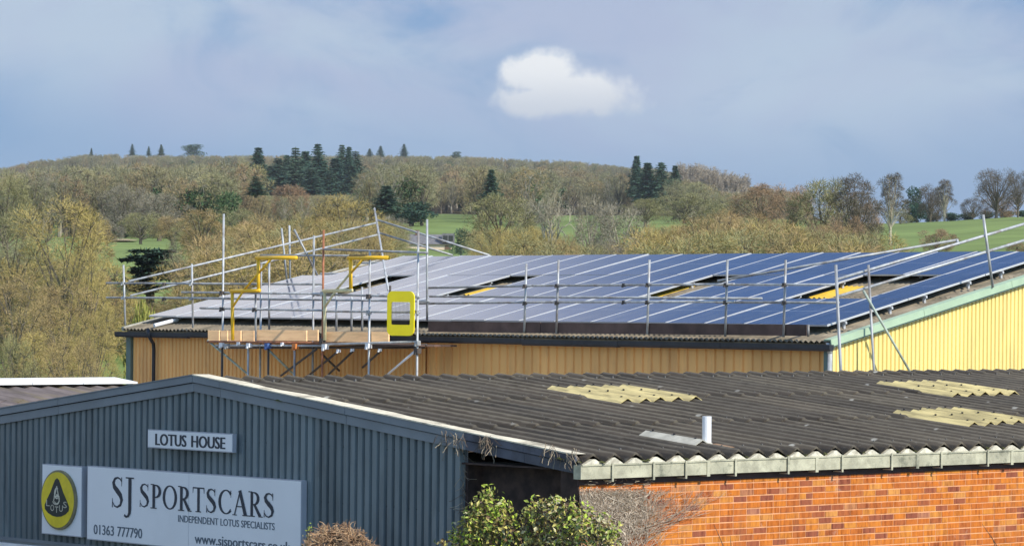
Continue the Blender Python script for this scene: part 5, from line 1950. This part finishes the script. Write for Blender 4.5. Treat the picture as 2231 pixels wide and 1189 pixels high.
rw = random.Random(5)
SKYL = [(-400, 375), (0, 364), (100, 345), (200, 335), (400, 338), (800, 337), (1000, 340), (1200, 348), (1400, 364), (1500, 380), (1600, 404), (1700, 410), (1760, 422)]
pts = []
while len(pts) < 4400:
    px = rw.uniform(-350, 1760)
    d0 = 560 if px < 520 else (600 if px < 925 else (950 if px < 1035 else (640 if px < 1185 else (950 if px < 1465 else 660))))
    d = d0 + (2500 - d0) * rw.random() ** 1.2
    gz = ground(px, d)
    sc = rw.uniform(0.65, 1.1)
    lim = interp(SKYL, px) + (rw.uniform(0, 9) if d > 1900 else rw.uniform(14, 60))
    if 545 < px < 790 and d < 1130:
        lim = max(lim, 428)
    sc = min(sc, (HC - (lim - hline(px)) / FPX * d - gz) / 12.5)
    if sc < 0.36:
        continue
    pts.append(((wx(px, d), d, gz), sc, rw.uniform(0, 6.28), 5 if rw.random() < 0.07 else rw.randrange(5)))
scatter('woodland', 'bare olive-brown wood covering the hill behind the sheds', pts, lib, 5)
pts = []
for i in range(90):
    px, d = rw.uniform(1470, 1625), rw.uniform(1350, 1800)
    pts.append(((wx(px, d), d, ground(px, d)), rw.uniform(0.85, 1.2), rw.uniform(0, 6.28), rw.randrange(3)))
scatter('birch_wood', 'stand of pale-stemmed birches on the right shoulder of the hill', pts, lib2, 3)

ENV = [(-400, 560), (190, 545), (215, 600), (300, 640), (362, 645), (400, 620), (430, 585), (448, 515), (560, 480), (700, 470), (860, 478), (905, 545), (1000, 545), (1025, 492), (1180, 488), (1200, 530), (1400, 525), (1440, 492), (1600, 470), (1760, 490), (1880, 485), (1920, 540), (1960, 580), (2600, 580)]
lib3 = bpy.data.collections.new('scrub_models')
for i in range(3):
    for cn in ('tan', 'gold', 'olive'):
        wd, lf = unit(*clump_tree(130 + i, 6, 6.0, 15, 300, 0.08, tl=0.45, tw=0.028, r0=0.12))
        for m_ in (wd, lf):
            m_.v = [(x * 1.25, y * 1.25, z) for x, y, z in m_.v]
        n0 = len(wd.v)
        wd.v += lf.v
        wd.f += [tuple(n0 + k for k in f) for f in lf.f]
        wd.m += [1] * len(lf.f)
        lib3.objects.link(bpy.data.objects.new('scrub_model_%d' % i, wd.mesh('scrub', [M['bark'], TWIG[cn]])))
pts = []
while len(pts) < 620:
    px, d = rw.uniform(-250, 1935), rw.uniform(170, 560)
    env = interp(ENV, px) + rw.uniform(0, 45)
    zt = HC - (env - hline(px)) / FPX * d
    gz = ground(px, d)
    if 868 < px < 1022 and d < 470:
        continue
    h = zt - gz
    if h < 1.2:
        continue
    if h > 9:
        h = rw.uniform(5, 9)
    half = h * 0.64 * FPX / d
    if d < 470 and px + half > 912 and px - half < 1000:
        continue
    pts.append(((wx(px, d), d, gz), h, rw.uniform(0, 6.28), rw.randrange(9)))
scatter('valley_scrub', 'tangled tawny scrub filling the valley between the sheds and the hill', pts, lib3, 9)

# ploughed strip on the left meadow
mb = MB()
for i in range(14):
    x = 196 + i * 7.4
    w0_, w1_ = (math.sin(math.pi * k / 14) ** 0.6 for k in (i, i + 1))
    mb.poly([V((wx(a, d_), d_, ground(a, d_) + 0.25)) for a, d_ in ((x, 500 - 16 * w0_), (x + 7.4, 500 - 16 * w1_), (x + 7.4, 500 + 22 * w1_), (x, 500 + 22 * w0_))])
tag(mb.build('ploughed_strip', mat('bare_tan_earth', (0.30, 0.235, 0.12), 0.95, var=0.3, scale=0.2)), kind='structure')

# ================================================================== cottage beyond the ridge
HD = 460
cx_ = wx(942, HD)
hb = HC - (548 - hline(942)) / FPX * HD
m2 = HD / FPX
cot = thing('cottage', (cx_, HD, hb), 'small grey-roofed cottage with cream wall among trees behind the scaffold', 'cottage')
m = MB()
xl, xr = wx(880, HD), wx(982, HD)
wh = 16 * m2
m.box((xl, HD, hb - 0.4), (xr - xl, 0, 0), (0, 4, 0), (0, 0, wh + 0.4))
m.build('wall', M['render_wall'], cot)
m = MB()
zt = hb + 38 * m2
e = 0.35
A = [(xl - e, HD - e, hb + wh), (xr + e, HD - e, hb + wh), (xr + e, HD + 2, zt), (xl - e, HD + 2, zt)]
Bk = [(xl - e, HD + 4 + e, hb + wh), (xr + e, HD + 4 + e, hb + wh)]
m.poly(A)
m.poly([Bk[1], Bk[0], A[3], A[2]])
m.poly([A[1], Bk[1], A[2]])
m.poly([Bk[0], A[0], A[3]])
m.poly([A[0], Bk[0], Bk[1], A[1]])
rf = m.build('roof', M['slate'], cot)
m = MB()
m.box((xl + 1.4, HD + 1.7, zt - 0.3), (0.6, 0, 0), (0, 0.6, 0), (0, 0, 0.9))
m.build('chimney', M['brown_wall'], rf)
m = MB()
dx0 = wx(962, HD)
m.box((dx0, HD - 0.5, hb + wh + 0.25), (1.7, 0, 0), (0, 1.6, 0), (0, 0, 1.25))
dm = m.build('dormer', M['slate'], rf)
for k in range(2):
    m = MB()
    m.box((dx0 + 0.15 + 0.75 * k, HD - 0.53, hb + wh + 0.45), (0.6, 0, 0), (0, 0.029, 0), (0, 0, 0.75))
    m.build('pane', M['glass'], dm)
m = MB()
m.box((xr - 0.9, HD - 0.05, hb), (0.8, 0, 0), (0, 0.049, 0), (0, 0, wh - 0.15))
m.build('door', M['brown_wall'], cot)

# ================================================================== plants against the workshop
def leaf_mat(name, c, tr=0.35):
    m_ = mat(name, c, 0.5, var=0.25, scale=14, spec=0.35)
    return m_


LEAF = [leaf_mat('leaf_bright', (0.40, 0.50, 0.06)), leaf_mat('leaf_mid', (0.26, 0.31, 0.05)), leaf_mat('leaf_dark', (0.06, 0.09, 0.028)),
        leaf_mat('leaf_yellow', (0.52, 0.46, 0.12)), leaf_mat('leaf_olive', (0.28, 0.22, 0.07)), leaf_mat('leaf_cream', (0.46, 0.42, 0.22)), leaf_mat('leaf_brown', (0.17, 0.10, 0.05))]


def shrub(name, blobs, weights, plane_s, label, n=190, size=0.068, seed=1):
    r = random.Random(seed)
    c0_ = hit(sum(b[0] for b in blobs) / len(blobs), 1189, F(plane_s, 0, 0), U)
    root = thing(name, (c0_.x, c0_.y, 0.0), label, 'shrub')
    lf, st = MB(), MB()
    idx = [i for i, w in enumerate(weights) for _ in range(w)]
    for px, py, rad in blobs:
        c = hit(px, py, F(plane_s, 0, 0), U)
        rr = rad / 196.0
        foot = V((c0_.x + r.uniform(-.3, .3), c0_.y + r.uniform(-.2, .2), 0.0))
        mid = foot.lerp(c, 0.55) + rv(r) * 0.12
        st.tube([foot, mid, c], [0.016, 0.012, 0.005], 5)
        for i in range(7):
            e = c + rv(r) * rr * r.uniform(0.7, 1.2)
            st.tube([mid.lerp(c, r.uniform(0.4, 1)), e], [0.005, 0.002], 3)
        bm = r.choice(idx)
        for i in range(int(n * (rad / 40.0) ** 1.6)):
            d_ = rv(r)
            p = c + V((d_.x * rr, d_.y * rr, d_.z * rr)) * (r.uniform(0.3, 1.1) if r.random() < 0.88 else r.uniform(1.0, 1.45))
            nrm = (d_ * 0.5 + rv(r) * 0.9 + SUN * 0.7).normalized()
            a = nrm.orthogonal().normalized()
            a = Matrix.Rotation(r.uniform(0, 6.28), 3, nrm) @ a
            b = nrm.cross(a)
            l = size * r.uniform(0.55, 1.15)
            w = l * r.uniform(0.42, 0.62)
            m_ = bm if r.random() < 0.35 else r.choice(idx)
            bend = nrm * l * 0.12
            i0 = len(lf.v)
            lf.v += [tuple(q) for q in (p - a * l / 2, p + b * w / 2 + bend, p + a * l / 2, p - b * w / 2 + bend)]
            lf.f += [(i0, i0 + 1, i0 + 2), (i0, i0 + 2, i0 + 3)]
            lf.m += [m_, m_]
    lf.build('foliage', LEAF, root)
    st.build('stems', M['bush_stem'], root)
    return root


shrub('garden_shrub', [(1062, 1076, 20), (1055, 1098, 26), (1040, 1120, 34), (1085, 1112, 30), (1105, 1118, 24), (1065, 1140, 44), (1025, 1155, 40), (1100, 1150, 42), (1050, 1182, 50), (1110, 1185, 46), (1000, 1178, 26), (1060, 1240, 60), (1110, 1250, 60)],
      [5, 3, 1, 4, 4, 1, 1], -0.75, 'yellow-green leafy shrub in front of the dark recess', seed=4)
shrub('garden_shrub', [(1175, 1098, 20), (1205, 1092, 18), (1160, 1125, 32), (1215, 1115, 34), (1245, 1108, 22), (1185, 1150, 44), (1240, 1145, 44), (1285, 1140, 36), (1315, 1150, 28), (1330, 1165, 26), (1165, 1180, 46), (1230, 1185, 50), (1290, 1180, 46), (1325, 1192, 30), (1200, 1250, 70), (1290, 1250, 70)],
      [2, 3, 3, 4, 4, 3, 3], -0.55, 'mixed green and cream leaved shrub at the brick corner', seed=9)
shrub('small_sprig', [(966, 1180, 10), (960, 1192, 14), (968, 1210, 18)], [1, 2, 1, 1, 3, 1, 2], -0.4, 'small leafy sprig at the foot of the cladding', n=160, size=0.045, seed=12)
shrub('small_sprig', [(676, 1150, 9), (670, 1170, 12), (672, 1190, 14)], [1, 2, 2, 1, 1, 5, 1], -0.85, 'cream-leaved sprig at the left of the dead bush', n=150, size=0.04, seed=13)

# clipped dead bush
dead = thing('dead_bush', (hit(735, 1189, F(-0.9, 0, 0), U).x, hit(735, 1189, F(-0.9, 0, 0), U).y, 0.0), 'clipped dead bush of dense tan twigs below the long sign', 'bush')
c = hit(738, 1205, F(-0.9, 0, 0), U)
r_ = random.Random(21)
tm = MB()
for i in range(1500):
    d_ = rv(r_)
    if d_.z < -0.25:
        continue
    p = c + V((d_.x * 0.40, d_.y * 0.40, d_.z * 0.33)) * r_.uniform(0.72, 1.0)
    dr = (rv(r_) + d_ * 0.5).normalized()
    pp = [p]
    for k in range(3):
        dr = (dr + rv(r_) * 0.9).normalized()
        pp.append(pp[-1] + dr * r_.uniform(0.02, 0.05))
    tm.tube(pp, [0.0045, 0.004, 0.0035, 0.002], 3, cap=False)
tm.build('twigs', ramp_mat('dead_twigs', [(0, (0.30, 0.17, 0.09)), (0.5, (0.46, 0.29, 0.16)), (1, (0.55, 0.38, 0.22))], source='island', var=0.2, scale=20), dead)
tm = MB()
for i in range(26):
    d_ = rv(r_)
    tm.tube([V((dead.location.x, dead.location.y, 0)) + V((d_.x, d_.y, 0)) * 0.1, c + V((d_.x, d_.y, abs(d_.z))) * 0.3], [0.012, 0.004], 4)
for i in range(240):
    d_ = rv(r_)
    tm.poly([c + V((d_.x * .3, d_.y * .3, d_.z * .24)) + rv(r_) * 0.08 for _ in range(3)])
tm.build('branches', M['bush_stem'], dead)

# leafless creeper spread over the brick corner
CR = ramp_mat('bleached_creeper', [(0, (0.30, 0.23, 0.17)), (0.5, (0.50, 0.41, 0.31)), (1, (0.62, 0.53, 0.41))], source='island', var=0.2, scale=20)


def on_brick(px, py, o=0.0):
    return hit(px, py, F(0, 0.105 - o, 0), G)


cr = thing('bare_creeper', on_brick(1330, 1600), 'leafless pale creeper fanning over the brick corner under the gutter', 'creeper')
cr.location.z = 0
r_ = random.Random(31)
cm_ = MB()


def vine(x, y, ang, ln, rad, dep, lim=1058):
    pts_ = []
    n = max(3, int(ln / 9))
    for i in range(n + 1):
        pts_.append(on_brick(x, y, r_.uniform(0.0, 0.05)))
        ang += r_.gauss(0, 0.24)
        ang = max(-1.3, min(1.35, ang * 0.97))
        x += math.sin(ang) * 9
        y -= math.cos(ang) * 9
        if y < lim + r_.uniform(0, 12) or x < 1262:
            break
        if dep < 3 and r_.random() < (0.42 if dep < 2 else 0.25):
            vine(x, y, ang + r_.choice((-1, 1)) * r_.uniform(0.35, 1.0), ln * r_.uniform(0.35, 0.6), rad * 0.6, dep + 1, lim)
    if len(pts_) > 1:
        cm_.tube(pts_, [rad * (1 - 0.5 * k / len(pts_)) for k in range(len(pts_))], 3, cap=False)


for x, a, l, r0_ in [(1275 + 5.5 * i, r_.uniform(-0.15, 0.2), 190, 0.0055) for i in range(19)] + [(1350, 0.35, 200, 0.010), (1362, 0.2, 210, 0.013), (1375, 0.5, 190, 0.008), (1385, 0.65, 170, 0.007), (1395, 0.75, 150, 0.006), (1345, 0.5, 220, 0.007), (1370, 0.1, 190, 0.012)]:
    vine(x, 1225, a, l, r0_, 0)
for i in range(260):
    vine(1266 + 150 * r_.random() ** 1.4, r_.uniform(1085, 1195), r_.uniform(-0.6, 0.9), 60, 0.0042, 2)
tag(cm_.build('stems', CR, cr), kind='stuff')

# dead tendrils over the verge, the recess and the gutter end
td = thing('dead_tendrils', F(-0.02, 1.2, -1), 'dead creeper tendrils hanging from the verge by the gutter end', 'creeper')
tm = MB()
for i in range(95):
    px = r_.choice((r_.gauss(972, 12), r_.gauss(1060, 9), r_.gauss(1062, 12), r_.uniform(985, 1010), r_.gauss(1195, 14), r_.gauss(1245, 10)))
    py = 958 + (px - 975) * 0.125 + r_.uniform(-22, 8)
    p = hit(px, py, F(-0.03, 0, 0), U)
    pp = [p]
    dr = V((0, 0, -1)) + rv(r_) * 0.5 - G * r_.uniform(-0.2, 0.5)
    for k in range(r_.randint(3, 7)):
        dr = (dr + rv(r_) * 0.45).normalized()
        q = pp[-1] + dr * r_.uniform(0.02, 0.045)
        q = q - U * max(0, (q - F(-0.02, 0, 0)).dot(U))
        pp.append(q)
    tm.tube(pp, 0.0032, 3, cap=False)
for i in range(26):
    p = on_brick(r_.uniform(1272, 1420), r_.uniform(1044, 1058), 0.06)
    pp = [p]
    dr = U * r_.choice((-1, 1)) + rv(r_) * 0.5
    for k in range(r_.randint(2, 5)):
        dr = (dr + rv(r_) * 0.4).normalized()
        pp.append(pp[-1] + V((dr.x, dr.y, dr.z * 0.5)) * 0.03)
    tm.tube(pp, 0.0035, 3, cap=False)
for i in range(60):
    px = r_.uniform(1002, 1016)
    p = hit(px, r_.uniform(960, 1180), F(0.05, 0, 0), U)
    pp = [p]
    dr = V((0, 0, -1)) + rv(r_) * 0.7
    for k in range(4):
        dr = (dr + rv(r_) * 0.4).normalized()
        pp.append(pp[-1] + dr * 0.04)
    tm.tube(pp, 0.003, 3, cap=False)
tm.build('tendrils', ramp_mat('tendril', [(0, (0.10, 0.07, 0.05)), (0.6, (0.22, 0.17, 0.12)), (1, (0.45, 0.38, 0.26))], source='island', var=0.2, scale=20), td)
tag(td.children[0], kind='stuff')
for lab, rows in (('thin dark stems rising in front of the brick wall left of centre', ((1556, 1143, 1580, 1200), (1591, 1166, 1592, 1205))),
                  ('thin dark stems rising in front of the brick wall at right', ((2140, 1141, 2180, 1200), (2022, 1182, 2030, 1210), (2160, 1165, 2172, 1205)))):
    a0_ = hit(rows[0][2], rows[0][3], F(0, -0.5, 0), G)
    rt = thing('twig', (a0_.x, a0_.y, 0), lab, 'twig')
    m = MB()
    for x1_, y1_, x2_, y2_ in rows:
        a, b = hit(x1_, y1_, F(0, -0.5, 0), G), hit(x2_, y2_, F(0, -0.5, 0), G)
        m.tube([a, a.lerp(b, .5) + U * 0.006, b, V((b.x, b.y, 0))], [0.003, 0.006, 0.008, 0.012], 4)
    m.build('stems', M['bush_stem'], rt)

# ================================================================== the air between the sheds and the hill
hz = MB()
hz.box((-5600, -400, -3), (11200, 0, 0), (0, 7500, 0), (0, 0, 190))
hm = bpy.data.materials.new('thin_haze')
hm.use_nodes = True
hn = hm.node_tree.nodes
hn.clear()
pv_ = hn.new('ShaderNodeVolumePrincipled')
pv_.inputs['Color'].default_value = (0.86, 0.91, 1.0, 1)
pv_.inputs['Density'].default_value = HAZE
pv_.inputs['Anisotropy'].default_value = 0.0
ho = hn.new('ShaderNodeOutputMaterial')
hm.node_tree.links.new(pv_.outputs[0], ho.inputs['Volume'])
tag(hz.build('haze', hm), kind='stuff')
